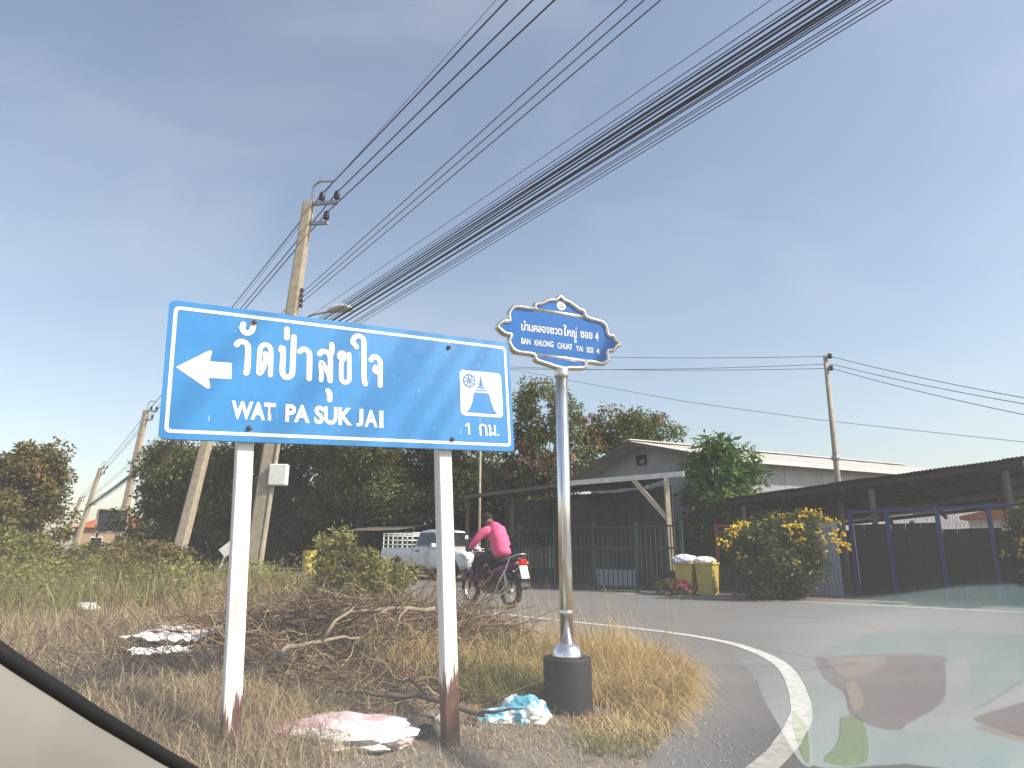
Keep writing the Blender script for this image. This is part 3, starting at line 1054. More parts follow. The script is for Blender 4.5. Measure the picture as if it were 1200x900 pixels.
def street_lamp_arm(root, base, tip):
    base, tip = Vector(base), Vector(tip)
    MB().tube([base, base.lerp(tip, .5) + Vector((0, 0, .12)), tip], .025, 6).build('lamp_arm', 'galvanised', root)
    d = (tip - base)
    d.z = 0
    d.normalize()
    M = Matrix.Rotation(math.atan2(d.y, d.x), 4, 'Z')
    mb = MB()
    vs_ = []
    for x, w, h, zz in ((-.1, .05, .05, 0), (.05, .12, .08, .02), (.35, .17, .10, .02), (.55, .15, .06, 0), (.62, .06, .02, -.01)):
        for y, z in ((-w, -h * .4), (w, -h * .4), (w * .7, h), (-w * .7, h)):
            vs_.append(tip + M @ Vector((x, y, z + zz)))
    fs = [(r * 4 + k, r * 4 + (k + 1) % 4, r * 4 + 4 + (k + 1) % 4, r * 4 + 4 + k) for r in range(4) for k in range(4)] + [(0, 1, 2, 3), (16, 17, 18, 19)]
    mb.add(vs_, fs).build('lamp_head', 'lamp_white', root, True)


PA = Vector((-6.04, 16, 0)); TA = Vector((-5.40, 16, 9.95))
PB = Vector((-24.3, 42, 0)); TB = Vector((-23.55, 42, 9.75))
PC = Vector((-44.2, 69, 0)); TC = Vector((-42.6, 69, 9.3))
PD = Vector((-70.5, 107, 0)); TD = Vector((-68.5, 107, 9.2))
AX = Vector((.9, -.30, -.10))
seats = []
polelab = ['tall leaning concrete utility pole rising behind the blue direction sign', 'leaning concrete utility pole at left with the dark hoarding beside it', 'leaning concrete utility pole second from the left edge, in front of an orange roof', 'farthest faint utility pole at the left, between tree and second pole']
for k, (p, t, w0, w1) in enumerate(((PA, TA, .36, .25), (PB, TB, .42, .3), (PC, TC, .45, .33), (PD, TD, .5, .4))):
    root = empty('utility_pole', p, 0, polelab[k], 'utility pole', 'utility poles along the near side of the road')
    pole_body(root, t - p, w0, w1)
    seats.append([s_ + p for s_ in hv_head(root, t - p, AX)])
    d = (t - p)
    if k == 0:
        # spool rack with small clamps, meter box on the shaft, second stay leg
        for j in range(4):
            q = d * .745 + Vector((.19, -.05, -.14 * j))
            MB().lathe([(.03, 0), (.05, .02), (.03, .05), (.05, .08), (.03, .10)], c=q, n=8).build('spool_insulator', 'insulator', root, True)
        MB().bar(d * .75 + Vector((.15, -.05, .06)), d * .69 + Vector((.15, -.05, -.05)), .03).build('spool_rack', 'galvanised', root)
        MB().box(d * .275 + Vector((.33, -.16, .0)), (.42, .2, .5)).build('meter_box', 'lamp_white', root, bevel=.02)
        MB().bar(d * .275 + Vector((.02, -.1, .1)), d * .275 + Vector((.2, -.12, .1)), .05).build('box_bracket', 'galvanised', root)
        MB().tube([d * .52 + Vector((.2, -.12, 0)), d * .3 + Vector((.2, -.14, 0)), Vector((.17, -.13, -.1))], .055, 8).build('cable_conduit', 'concrete', root)
        street_lamp_arm(root, d * .648, d * .648 + Vector((1.15, -.45, .30)))
    elif k < 3:
        q = d * .62
        street_lamp_arm(root, q, q + Vector((2.6, -1.4, 1.0)))
        MB().bar(q + Vector((-.5, .2, -.2)), q + Vector((.9, -.3, -.2)), .1).build('bracket', 'galvanised', root)

# short leaning pole between the second and the near pole
b0 = at(203, 672, 27); t0 = at(247, 500, 27)
root = empty('stay_pole', (b0.x, b0.y, 0), 0, 'short bare concrete pole leaning right, left of the sign posts', 'pole')
pole_body(root, Vector((t0.x - b0.x, 0, t0.z)), .46, .36)


def wire(pts, r, label, group, mat='wire_black', sag=.35, n=12):
    o = MB().tube(sag_line(pts, sag, n), r, 5, False).build('overhead_wire', mat)
    setp(o, label, 'wire', group)
    return o


def beyond(A, Q, k):
    """the wire's next support, on the line from A through Q"""
    A, Q = Vector(A), Vector(Q)
    return A + (Q - A) * k


hvl = ['uppermost thick black line over the tall pole, leftmost at the top edge', 'middle thick black line over the tall pole', 'lowest thick black line on the tall pole, beside the middle one']
order = [0, 1, 2]
for k in range(3):
    s_ = [seats[j][order[k]] for j in range(4)]
    px = (592, 622, 647)[k]
    Q = atz(px, 0, s_[0].z + .15)
    wire([beyond(s_[0], Q, 3.2), s_[0]] + s_[1:], .016, hvl[k], 'thick power lines on the tall poles', sag=.06, n=18)
s_ = [seats[j][3] for j in range(4)]
wire([beyond(s_[0], atz(575, 0, s_[0].z + .1), 3.2), s_[0]] + s_[1:], .006, 'thin ground wire above the thick power lines', 'thick power lines on the tall poles', 'wire_grey', .2)
for k, px in enumerate((728, 748, 767)):
    A = PA + (TA - PA) * .745 + Vector((.24, -.08, -.14 * k))
    Q = atz(px, 0, A.z + .2)
    B = PB + (TB - PB) * .74 + Vector((.3, 0, -.14 * k))
    Cc = PC + (TC - PC) * .74 + Vector((.3, 0, -.14 * k))
    wire([beyond(A, Q, 3.0), A, B, Cc], .0095, 'grey low voltage line, ' + ('first', 'second', 'third')[k] + ' of three from the left at the top edge', 'three low voltage lines', 'wire_grey', .08)
A = PA + (TA - PA) * .66 + Vector((.2, 0, 0))
wire([beyond(A, atz(884, 0, A.z), 3.0), A, PB + (TB - PB) * .66], .005, 'single very thin wire between the low voltage lines and the cable bundle', 'thin wires', 'wire_grey', .15)
bund = [(925, .010), (934, .011), (941, .020), (948, .024), (954, .018), (960, .024), (966, .020), (972, .026), (979, .020), (985, .012), (991, .014), (1000, .010), (1006, .009), (1014, .010), (1026, .009)]
for k, (px, r) in enumerate(bund):
    u = k / (len(bund) - 1)
    A = PA + (TA - PA) * (.635 - .085 * u) + Vector((.22, -.1, random.uniform(-.03, .03)))
    Q = atz(px, random.uniform(-3, 3), A.z + .05 - .25 * u)
    B = PB + (TB - PB) * (.60 - .05 * u)
    Cc = PC + (TC - PC) * (.60 - .05 * u)
    wire([beyond(A, Q, 2.2), A, B, Cc], r * .56, 'black telecom cable in the dense bundle crossing the sky to the top right', 'telecom cable bundle', 'wire_black', .04 + .07 * u, 16)

# slim pole at the right with wires both ways
b0 = at(990, 650, 17.5); t0 = at(967, 417, 17.5)
root = empty('slim_pole', (b0.x, b0.y, 0), 0, 'slim grey leaning pole in front of the dark shed roof', 'utility pole')
d = Vector((t0.x - b0.x, 0, t0.z))
MB().tube([(-.01, 0, -.1), d * .5, d], [.085, .072, .055], 10).build('pole', 'concrete', root, True)
for q in (.985, .93):
    c_ = d * q + Vector((.10, -.06, 0))
    MB().lathe([(.04, 0), (.07, .03), (.04, .07), (.07, .11), (.04, .14)], c=c_, n=8).build('spool_insulator', 'insulator', root, True)
    MB().bar(d * q + Vector((0, -.05, .06)), c_ + Vector((0, 0, .06)), .04).build('bracket', 'galvanised', root)
MB().lathe([(.098, -.05), (.105, -.03), (.105, .03), (.098, .05)], c=d * .545, n=10).build('band', 'galvanised', root, True)
for k, (q, lx, ly, rx, ry) in enumerate(((.985, 560, 413, 1210, 468), (.95, 560, 431, 1210, 475), (.93, 560, 428, 1210, 488))):
    c_ = b0 * 1.0
    P = Vector((b0.x, b0.y, 0)) + d * q + Vector((.12, -.06, .06))
    wire([at(lx, ly, 24), P, at(rx, ry, 12.5)], .0085, ('upper', 'middle', 'lower')[k] + ' of three thin wires meeting at the slim pole', 'wires on the slim pole', 'wire_grey', .28)
wire([at(560, 425, 26), at(800, 470, 19), at(960, 492, 17.7), at(1230, 521, 15)], .007, 'faint single wire sloping down behind the street name sign', None, 'wire_grey', .05)


# ------------------------------------------------------------------ trees and plants
def crown_pts(c, r, ncl, per, clr, shell=.55):
    """leaf points in clumps through an ellipsoid; returns points, clump centres, outward directions"""
    c, r = np.array(c), np.array(r)
    d = unit(rng.normal(size=(ncl, 3)))
    rad = shell + (1 - shell) * rng.random(ncl) ** .6
    ph = rng.random(6) * 6.28
    rad = rad * (.92 + .22 * np.sin(3 * d[:, 0] + ph[0] + 2 * d[:, 2]) + .18 * np.sin(5 * d[:, 1] + ph[1] + 4 * d[:, 0]) + .12 * np.sin(9 * d[:, 2] + ph[2]))
    cc = c + d * r * rad[:, None]
    sz = clr * (.6 + .8 * rng.random(ncl))
    q = unit(rng.normal(size=(ncl, per, 3))) * (rng.random((ncl, per, 1)) ** .45)
    q[..., 2] *= .75
    P = cc[:, None, :] + q * sz[:, None, None]
    return P.reshape(-1, 3), cc, unit((P - cc[:, None, :]).reshape(-1, 3))


def tree(name, label, x, y, h, crowns, leafmat, leaf=.2, per=120, clr=.6, trunk=.16, aspect=.5, droop=.3, bark='bark', cat='tree', group=None, extra=None, z0=None, tintgrad=0.25, lean=(0, 0)):
    """crowns: list of (dx,dy,z,rx,ry,rz,nclumps)"""
    root = empty(name, (x, y, (gz1(x, y) if z0 is None else z0) - .02), 0, label, cat, group)
    parts, limbs = [], []
    for dx, dy, z, rx, ry, rz, ncl in crowns:
        P, cc, ow = crown_pts((dx, dy, z), (rx, ry, rz), ncl, per, clr)
        tb = np.repeat(rng.random(ncl), per)
        tint = np.clip(.65 * tb + .35 * rng.random(len(P)), 0, 1)
        parts.append(leaves_np(P, np.full(len(P), leaf), aspect, droop, tint, outward=ow))
        sel = rng.permutation(ncl)[:max(4, ncl // 4)]
        limbs += [(cc[i], (dx, dy, z, rz)) for i in sel]
    V, Fq, T = merge(parts)
    link('crown', np_mesh('crown', V, Fq, T), leafmat, root)
    zc = min(c_[2] - c_[5] * .6 for c_ in crowns)
    zt = max(zc, h * .3)
    mb = MB()
    top = Vector((lean[0], lean[1], zt))
    mb.tube([(0, 0, -.1), (lean[0] * .3 + random.uniform(-.05, .05), lean[1] * .3, zt * .5), top], [trunk * 1.25, trunk, trunk * .8], 9)
    for e, (dx, dy, z, rz) in limbs:
        e = Vector(e.tolist())
        mid = top.lerp(e, .5) + Vector((random.uniform(-.2, .2), random.uniform(-.2, .2), random.uniform(-.1, .25)))
        mb.tube([top + Vector((0, 0, -.05)), mid, e], [trunk * .5, trunk * .28, trunk * .08], 5, False)
    mb.build('trunk', bark, root, True)
    if extra: extra(root)
    return root


def clusters(root, name, c, r, ncl, per, clr, leaf, mat, aspect=.5, droop=.3, shell=.8):
    P, cc, ow = crown_pts(c, r, ncl, per, clr, shell)
    V, Fq, T = leaves_np(P, np.full(len(P), leaf), aspect, droop, None, outward=ow)
    o = link(name, np_mesh(name, V, Fq, T), mat, root)
    o['kind'] = 'stuff'
    return o


G1 = 'trees at the left edge'
tree('roadside_tree', 'olive brown tree with the tallest crown at the left edge', -22.0, 30, 5.6, [(0, 0, 4.0, 1.9, 1.9, 1.3, 60), (-.6, 0, 2.6, 2.6, 2.2, 1.3, 60), (.5, 0, 4.7, 1.0, 1.0, .7, 26)], 'leaf_olive', .2, 150, .55, .16, group=G1)
tree('roadside_tree', 'olive brown tree cut by the left edge of the picture', -23.6, 28.5, 5.0, [(0, 0, 3.5, 2.2, 2.0, 1.4, 70), (0, 0, 2.0, 2.8, 2.2, 1.3, 60)], 'leaf_olive', .2, 150, .6, .16, group=G1)
tree('roadside_bush', 'low green bush at the left edge below the brown trees', -15.2, 20.8, 1.6, [(0, 0, .8, 1.8, 1.4, .75, 60), (1.2, .5, .5, 1.0, 1.0, .5, 26)], 'leaf_weed', .15, 90, .42, .05, cat='bush')
tree('roadside_bush', 'yellow green bush under the leaning poles at the left', -12.6, 23.5, 1.2, [(0, 0, .7, 2.0, 1.2, .6, 60)], 'leaf_olive', .15, 90, .4, .04, cat='bush')
G2 = 'dark trees behind the direction sign'
tree('dark_tree', 'dark spreading tree left of the white sign post', -16.8, 36, 7.2, [(0, 0, 5.2, 3.0, 2.8, 1.6, 90), (-.2, 0, 3.2, 3.6, 2.6, 1.5, 80), (1.8, 0, 1.6, 3.0, 2.2, 1.2, 50)], LEAF_DARK, .19, 190, .75, .25, group=G2)
tree('dark_tree', 'dark tall tree right behind the left sign post', -12.2, 34, 8.2, [(0, 0, 6.0, 3.0, 2.8, 1.8, 90), (0, .4, 3.6, 3.4, 2.6, 1.6, 80), (.6, .8, 1.8, 2.6, 1.6, 1.0, 40)], LEAF_DARK, .19, 190, .75, .25, group=G2)
tree('dark_tree', 'dark broad tree under the middle of the direction sign', -7.4, 33, 8.4, [(0, 0, 6.2, 3.0, 2.8, 1.8, 90), (0, 0, 4.0, 3.4, 2.8, 1.7, 80), (0, 1.5, 2.2, 2.6, 1.6, 1.0, 36)], LEAF_DARK, .19, 190, .75, .25, group=G2)
tree('dark_tree', 'dark tree behind the white pickup', -3.2, 34, 8.0, [(0, 0, 5.8, 2.8, 2.6, 1.8, 80), (0, 0, 3.8, 3.0, 2.6, 1.6, 70), (.4, 1.2, 2.2, 2.4, 1.6, 1.0, 36)], LEAF_DARK, .19, 190, .75, .24, group=G2)
tree('dark_tree', 'dark low tree behind the motorcyclist', .2, 33, 6.0, [(0, 0, 3.8, 2.4, 2.2, 1.5, 60), (0, 0, 2.2, 2.6, 2.2, 1.3, 54)], LEAF_DARK, .25, 100, .65, .2, group=G2)
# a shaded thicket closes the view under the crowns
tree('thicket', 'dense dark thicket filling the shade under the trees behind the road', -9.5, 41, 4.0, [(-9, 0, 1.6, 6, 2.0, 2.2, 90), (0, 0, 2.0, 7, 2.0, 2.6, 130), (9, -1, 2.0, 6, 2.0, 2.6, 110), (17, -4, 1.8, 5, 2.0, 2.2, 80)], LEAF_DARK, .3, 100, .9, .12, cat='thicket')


def pods(z, rx, rz, n):
    return lambda root: clusters(root, 'seed_pods', (0, -.2, z), (rx, rx, rz), n, 40, .34, .26, 'leaf_rusty', .3, 1.6)


tree('rusty_tree', 'tall sparse tree with rusty seed pods right of the direction sign', 1.4, 28.5, 8.2, [(-.1, 0, 6.6, 1.7, 1.5, 1.5, 52), (-.5, 0, 5.0, 2.2, 1.8, 1.4, 60), (0, 0, 3.4, 2.3, 1.8, 1.3, 50)], 'leaf_mid', .19, 100, .46, .12, .35, .6, extra=pods(5.0, 1.8, 2.1, 40))
tree('rusty_tree', 'rounder tree with brown pods rising behind the gabled house', 5.1, 30, 7.8, [(0, 0, 6.1, 2.1, 1.6, 1.3, 50), (-1.2, 0, 5.0, 1.7, 1.4, 1.3, 44), (1.2, 0, 6.2, 1.0, 1.0, .8, 20)], 'leaf_mid', .18, 90, .45, .13, .4, .5, extra=pods(6.1, 1.9, 1.1, 26))
tree('garden_tree', 'bright green tree with long leaves between gabled house and shed', 5.75, 18.2, 4.0, [(0, 0, 3.0, .85, .8, .75, 36), (.2, 0, 2.2, .95, .9, .7, 34), (-.35, 0, 1.5, .8, .7, .5, 20), (-.1, .1, 3.7, .35, .3, .25, 5)], 'leaf_bright', .26, 70, .34, .07, .26, .5)
tree('yard_tree', 'shaded yard tree behind the green fence', 2.2, 22.5, 3.2, [(0, 0, 2.0, 1.5, 1.0, .9, 46)], 'leaf_mid', .18, 80, .42, .06, .4, .5)
tree('yard_bush', 'dark leafy bush inside the fenced yard beside the bins', 4.9, 18.6, 1.8, [(0, 0, 1.1, 1.0, .7, .8, 36)], 'leaf_dark', .14, 90, .35, .04, cat='bush')
tree('yard_bush', 'dim leafy bush inside the yard behind the motorcyclist', .6, 22.0, 1.8, [(0, 0, 1.0, 1.4, .7, .8, 44)], 'leaf_mid', .15, 90, .38, .04, cat='bush')


def flowers(c, r, n):
    return lambda root: clusters(root, 'flowers', c, r, n, 9, .085, .075, 'petal_yellow', .9, .1, .95)


tree('flowering_bush', 'round bush full of yellow flowers in front of the shed', 5.75, 14.75, 1.8, [(0, 0, .95, 1.05, .7, .65, 60), (.1, 0, 1.35, .8, .55, .4, 28), (-.1, 0, .45, 1.0, .6, .4, 30)], 'leaf_bush', .12, 110, .27, .04, .4, .2, cat='bush', extra=flowers((.05, -.05, 1.2), (1.1, .72, .62), 95))
tree('flowering_bush', 'yellow flowering bush cut by the right edge of the picture', 9.82, 12.6, 2.2, [(0, 0, 1.2, .5, .5, .75, 30), (.2, 0, .5, .5, .5, .4, 18)], 'leaf_bush', .12, 100, .25, .04, .4, .2, cat='bush', extra=flowers((0, -.05, 1.3), (.55, .55, .72), 55))
tree('weed_shrub', 'leafy yellow green weed shrub at the roadside left of the right sign post', -2.3, 10.4, 1.0, [(0, 0, .36, .75, .45, .28, 44), (-.45, 0, .72, .3, .3, .30, 16), (.45, 0, .42, .35, .3, .22, 16), (-.25, .1, .92, .10, .10, .22, 6), (.12, 0, .7, .10, .10, .2, 5)], 'leaf_weed', .075, 70, .17, .015, .4, -.2, cat='shrub')
tree('weed_shrub', 'small green shrub beside the base of the leaning pole', -6.6, 17.0, .9, [(0, 0, .42, .55, .45, .34, 24)], 'leaf_weed', .11, 60, .2, .015, .4, -.2, cat='shrub')
tree('potted_flowers', 'low pink flowering plant beside the yellow bins', 3.75, 16.0, .5, [(0, 0, .22, .32, .22, .2, 14)], 'leaf_mid', .09, 40, .12, .01, .4, 0, cat='plant', extra=lambda r_: clusters(r_, 'flowers', (.1, -.05, .28), (.3, .2, .16), 14, 10, .07, .07, 'petal_pink', .9, 0, .9))


# ------------------------------------------------------------------ buildings and fences across the road
def sheet_mesh(name, w, l, mat, pitch=.076, amp=.009, n=None):
    """one corrugated sheet: ridges run along local y (length l), width w along x, z up"""
    n = int(w / pitch * 4)
    vs_, fs = [], []
    for j in (0, 1):
        for i in range(n + 1):
            x = w * i / n
            vs_.append((x, l * j, amp * math.sin(2 * math.pi * x / pitch)))
    fs = [(i, i + 1, n + 2 + i, n + 1 + i) for i in range(n)]
    me = bpy.data.meshes.new(name)
    me.from_pydata(vs_, [], fs)
    me.materials.append(MATS[mat])
    me.polygons.foreach_set('use_smooth', [True] * len(me.polygons))
    return me


def sheets(parent, o, u, v, W, L, sw, mat, name='sheet', jit=.01, pitch=.076, amp=.009):
    """lay sheets of width sw side by side along unit u from o; each runs L along unit v"""
    o, u, v = Vector(o), Vector(u).normalized(), Vector(v).normalized()
    nrm = u.cross(v).normalized()
    k = max(1, round(W / sw))
    sw = W / k
    me = sheet_mesh(name, sw + .03, L, mat, pitch, amp)
    for i in range(k):
        M = Matrix((u, v, nrm)).transposed().to_4x4()
        M.translation = o + u * (sw * i) + nrm * (.012 * (i % 2) + random.uniform(0, jit * .3)) + v * random.uniform(-jit * 2, jit * 2)
        ob = bpy.data.objects.new(name, me)
        C.objects.link(ob)
        ob.parent = parent
        ob.matrix_parent_inverse = Matrix.Identity(4)
        ob.matrix_local = M


def gabled_house():
    R0, R1 = Vector((4.65, 23.0, 0)), Vector((17.1, 29.4, 0))
    u = (R1 - R0).normalized()
    w = Vector((u.y, -u.x, 0))             # towards the near eave
    rz, ez, hw, L = 4.60, 3.72, 3.5, (R1 - R0).length
    root = empty('gabled_house', R0, 0, 'grey corrugated metal house with a pale low gabled roof', 'house')
    Z = Vector((0, 0, 1))
    sl = math.atan2(rz - ez, hw)
    for s_ in (1, -1):
        d = (w * s_ * hw + Z * (ez - rz)).normalized()
        over = .45
        if s_ == 1:
            sheets(root, -u * .8 + Z * (rz + .05), u, d, L + 1.2, hw / math.cos(sl) + over, .9, 'sheet_roof', 'roof_sheet')
        else:
            sheets(root, u * (L + .4) + Z * (rz + .05), -u, d, L + 1.2, hw / math.cos(sl) + over, .9, 'sheet_roof', 'roof_sheet')
    MB().bar(-u * .8 + Z * (rz + .08), u * (L + .4) + Z * (rz + .08), .34, .03).build('ridge_cap', 'sheet_roof', root)
    e = w * (hw + .42) + Z * (ez - .12)
    MB().bar(e - u * .7, e + u * (L + .3), .10, .12).build('gutter', 'white_paint', root)
    # gable end wall of vertical sheets, cut to the slope
    mbw = []
    k = 8
    for i in range(k):
        a, b = -hw + 2 * hw * i / k, -hw + 2 * hw * (i + 1) / k
        za, zb = rz - (rz - ez) * abs(a) / hw - .03, rz - (rz - ez) * abs(b) / hw - .03
        n = 46
        vs_ = []
        for j in range(n + 1):
            t = a + (b - a + .02) * j / n
            zt = rz - (rz - ez) * abs(t) / hw - .05
            off = -u * (.022 * math.sin(2 * math.pi * t / .15) + .01 * (i % 2))
            vs_ += [w * t + off, w * t + off + Z * zt]
        fs = [(2 * j, 2 * j + 2, 2 * j + 3, 2 * j + 1) for j in range(n)]
        MB().add(vs_, fs).build('wall_sheet', 'sheet_grey', root, True)
    sheets(root, w * hw + u * .02, u, Z, L, ez, .9, 'sheet_grey', 'wall_sheet')
    # vent window in the gable, barge board, rafters under the verge
    q = w * -.2 + Z * 4.05 - u * .06
    fr = MB()
    for a, b in (((-.22, -.14), (.22, -.14)), ((-.22, .14), (.22, .14)), ((-.22, -.16), (-.22, .16)), ((.22, -.16), (.22, .16))):
        fr.bar(q + w * a[0] + Z * a[1], q + w * b[0] + Z * b[1], .06)
    fr.build('window', 'dark_timber', root)
    MB().box(q + u * .03, (.05, .4, .26), Matrix.Rotation(math.atan2(w.y, w.x) - math.pi / 2, 3, 'Z')).build('vent_pane', 'glass_dark', root)
    for s_ in (1, -1):
        MB().bar(-u * .78 + Z * (rz - .03), -u * .78 + w * s_ * (hw + .4) + Z * (ez - .13), .04, .12).build('barge_board', 'timber', root)


gabled_house()


def lean_to():
    """carport roof beside the house with white fascia, post and diagonal brace"""
    A, B = Vector((1.6, 18.3, 2.78)), Vector((4.3, 16.7, 2.86))
    D = Vector((-1.6, 22.8, 2.78))
    Cc = B + (D - A) * 1.0 + Vector((0, 0, .0))
    root = empty('carport', (3.9, 16.95, 0), 0, 'low carport roof with white front beam and brace beside the gabled house', 'carport')
    off = Vector((-3.9, -16.95, 0))
    u = (B - A)
    v = (D - A)
    sheets(root, A + off + Vector((0, 0, .05)), u, v, u.length, v.length, .85, 'sheet_old', 'roof_sheet')
    MB().bar(A + off, B + off, .05, .13).build('front_beam', 'white_paint', root)
    MB().bar(A + off + Vector((-.05, 0, -.02)), D + off + Vector((0, 0, -.02)), .05, .10).build('edge_beam', 'timber', root)
    for t in (.25, .5, .75, 1.0):
        MB().bar(A + off + v * t + Vector((0, 0, -.03)), B + off + v * t + Vector((0, 0, -.03)), .05, .10).build('purlin', 'dark_timber', root)
    post_top = Vector((-.02, -.05, 2.80))
    MB().bar((.04, 0, 0), (.0, -.02, 2.78), .11).build('post', 'beige_paint', root)
    MB().bar((-.75, .40, 2.76), (.0, -.0, 1.75), .08, .11).build('brace', 'beige_paint', root)
    for p in (D + off + Vector((.1, 0, 0)), Cc + off, A + off + v * .5):
        MB().bar((p.x, p.y, 0), (p.x, p.y, 2.74), .1).build('post', 'dark_timber', root)
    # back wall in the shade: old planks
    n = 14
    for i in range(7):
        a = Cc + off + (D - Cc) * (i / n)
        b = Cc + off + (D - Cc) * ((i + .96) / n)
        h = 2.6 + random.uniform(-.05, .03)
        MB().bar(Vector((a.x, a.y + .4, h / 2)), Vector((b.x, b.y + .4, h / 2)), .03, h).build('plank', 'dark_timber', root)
    for i in range(9):  # added dark wall, standing in for the shade under the carport roof
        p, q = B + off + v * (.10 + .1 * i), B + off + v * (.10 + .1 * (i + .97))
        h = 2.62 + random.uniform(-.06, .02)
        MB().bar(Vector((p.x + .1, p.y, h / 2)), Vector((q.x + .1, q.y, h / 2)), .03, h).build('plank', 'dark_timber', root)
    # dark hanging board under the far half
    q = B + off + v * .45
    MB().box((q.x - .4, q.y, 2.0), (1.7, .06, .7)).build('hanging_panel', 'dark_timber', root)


lean_to()


def green_fence():
    A, B = Vector((-.75, 20.1, 0)), Vector((4.05, 16.35, 0))
    L = (B - A).length
    rot = math.atan2((B - A).y, (B - A).x)
    root = empty('green_fence', A, rot, 'green steel bar fence and gate along the shaded yard', 'fence')
    pm = MB().box((0, 0, .85), (.07, .07, 1.7)).mesh('post'); pm.materials.append(MATS['green_steel'])
    bm_ = MB().box((0, 0, .82), (.022, .022, 1.45)).mesh('bar'); bm_.materials.append(MATS['green_steel'])
    nP = 5
    for i in range(nP + 1):
        share('post', pm, root, (L * i / nP, 0, 0))
    for i in range(nP):
        x0, x1 = L * i / nP, L * (i + 1) / nP
        for z in (.12, 1.05, 1.58):
            MB().bar((x0 + .036, 0, z), (x1 - .036, 0, z), .045).build('rail', 'green_steel', root)
        m = 9
        for k in range(1, m):
            share('bar', bm_, root, (x0 + (x1 - x0) * k / m, .0, 0))
        # expanded spear tips row
    # solid lower sheet
    for i in range(nP):
        x0, x1 = L * i / nP, L * (i + 1) / nP
        MB().box(((x0 + x1) / 2, .04, .32), ((x1 - x0) - .08, .012, .42)).build('kick_panel', 'dark_net' if i != 3 else 'sheet_blue', root)


green_fence()

# things in the shaded yard: picket rack, blue tub, tool
root = empty('picket_fence', (-.1, 20.9, 0), R(-40), 'low pale picket fence seen through the green bars', 'fence')
pk = MB().prism([(-.04, 0), (.04, 0), (.04, .95), (0, 1.02), (-.04, .95)], -.012, .012).mesh('picket'); pk.materials.append(MATS['brick_tan'])
for i in range(14):
    share('picket', pk, root, (i * .13, 0, .12))
for z in (.35, .85):
    MB().bar((-.06, .03, z), (1.75, .03, z), .05, .03).build('rail', 'timber', root)
root = empty('spade', (.95, 19.05, 0), R(-38), 'pale spade leaning by the green fence', 'spade')
MB().tube([(0, .12, .30), (0, .25, 1.1)], .018, 8).build('handle', 'beige_paint', root)
MB().prism([(-.1, .02), (0, -.02), (.1, .02), (.11, .3), (-.11, .3)], .09, .115).build('blade', 'galvanised', root)
root = empty('plastic_tub', (2.6, 18.8, 0), 0, 'teal plastic tub behind the green fence', 'tub')
MB().lathe([(.24, 0), (.30, .38), (.33, .40), (.33, .42), (.28, .41), (.22, .05)], n=20).build('tub_body', 'sheet_blue', root, True)
for s_ in (1, -1):
    MB().tube([(.32 * s_, -.06, .36), (.38 * s_, -.04, .33), (.38 * s_, .04, .33), (.32 * s_, .06, .36)], .012, 6).build('handle', 'sheet_blue', root)


def bin_(x, y, rz, label):
    root = empty('rubbish_bin', (x, y, .0), rz, label, 'bin', 'yellow rubbish bins')
    mb = MB()
    vs_ = []
    for z, w, d in ((0, .20, .20), (.06, .21, .21), (.78, .25, .25), (.79, .275, .275), (.85, .275, .275), (.85, .24, .24), (.70, .23, .23)):
        for x_, y_ in ((-w, -d), (w, -d), (w, d), (-w, d)):
            vs_.append((x_, y_, z))
    fs = [(r * 4 + k, r * 4 + (k + 1) % 4, r * 4 + 4 + (k + 1) % 4, r * 4 + 4 + k) for r in range(6) for k in range(4)] + [(0, 1, 2, 3), (24, 25, 26, 27)]
    mb.add(vs_, fs).build('bin_body', 'bin_yellow', root, bevel=.012)
    for s_ in (1, -1):
        MB().bar((-.06, s_ * .29, .80), (.06, s_ * .29, .80), .03, .05).build('handle', 'bin_yellow', root)
    root.scale = (.84, .84, .86)
    return root


bin_(4.06, 16.15, R(-30), 'left yellow rubbish bin with white bags piled on top')
bin_(4.50, 15.94, R(-36), 'right yellow rubbish bin in front of the flowering bush')


def crumple(name, loc, dims, mat, label, cat, seed, rz=0, lump=.35, group=None, thin=False, mat2=None):
    """a crumpled closed bag or sheet: subdivided, pinched and folded"""
    r_ = random.Random(seed)
    bm = bmesh.new()
    if thin:
        bmesh.ops.create_grid(bm, x_segments=26, y_segments=16, size=1)
    else:
        bmesh.ops.create_icosphere(bm, subdivisions=4, radius=1)
    ks = [(Vector((r_.gauss(0, 1), r_.gauss(0, 1), r_.gauss(0, 1))) * r_.uniform(1.2, 9), r_.uniform(0, 6.3), r_.uniform(.3, 1)) for _ in range(20)]
    for v in bm.verts:
        p = v.co.copy()
        n = sum(a / (1 + k.length * .22) * abs(math.sin(k.dot(p) + ph)) for k, ph, a in ks) / 3.6
        if thin:
            v.co.z = n * lump + .05
            v.co.x += .12 * math.sin(3 * p.y + seed)
            v.co.y += .15 * math.sin(2.3 * p.x + seed)
        else:
            v.co = p * (1 - lump + lump * n * 1.6)
            v.co.z = max(v.co.z, -.62)
    for v in bm.verts:
        v.co = Vector((v.co.x * dims[0] / 2, v.co.y * dims[1] / 2, v.co.z * dims[2] / (1.0 if thin else 2)))
    zm = min(v.co.z for v in bm.verts)
    for v in bm.verts:
        v.co.z -= zm
    me = bpy.data.meshes.new(name)
    bm.to_mesh(me)
    bm.free()
    o = link(name, me, mat)
    if thin:
        md = o.modifiers.new('thick', 'SOLIDIFY')
        md.thickness = .004
    o.location = loc
    o.rotation_euler = (0, 0, rz)
    setp(o, label, cat, group)
    return o


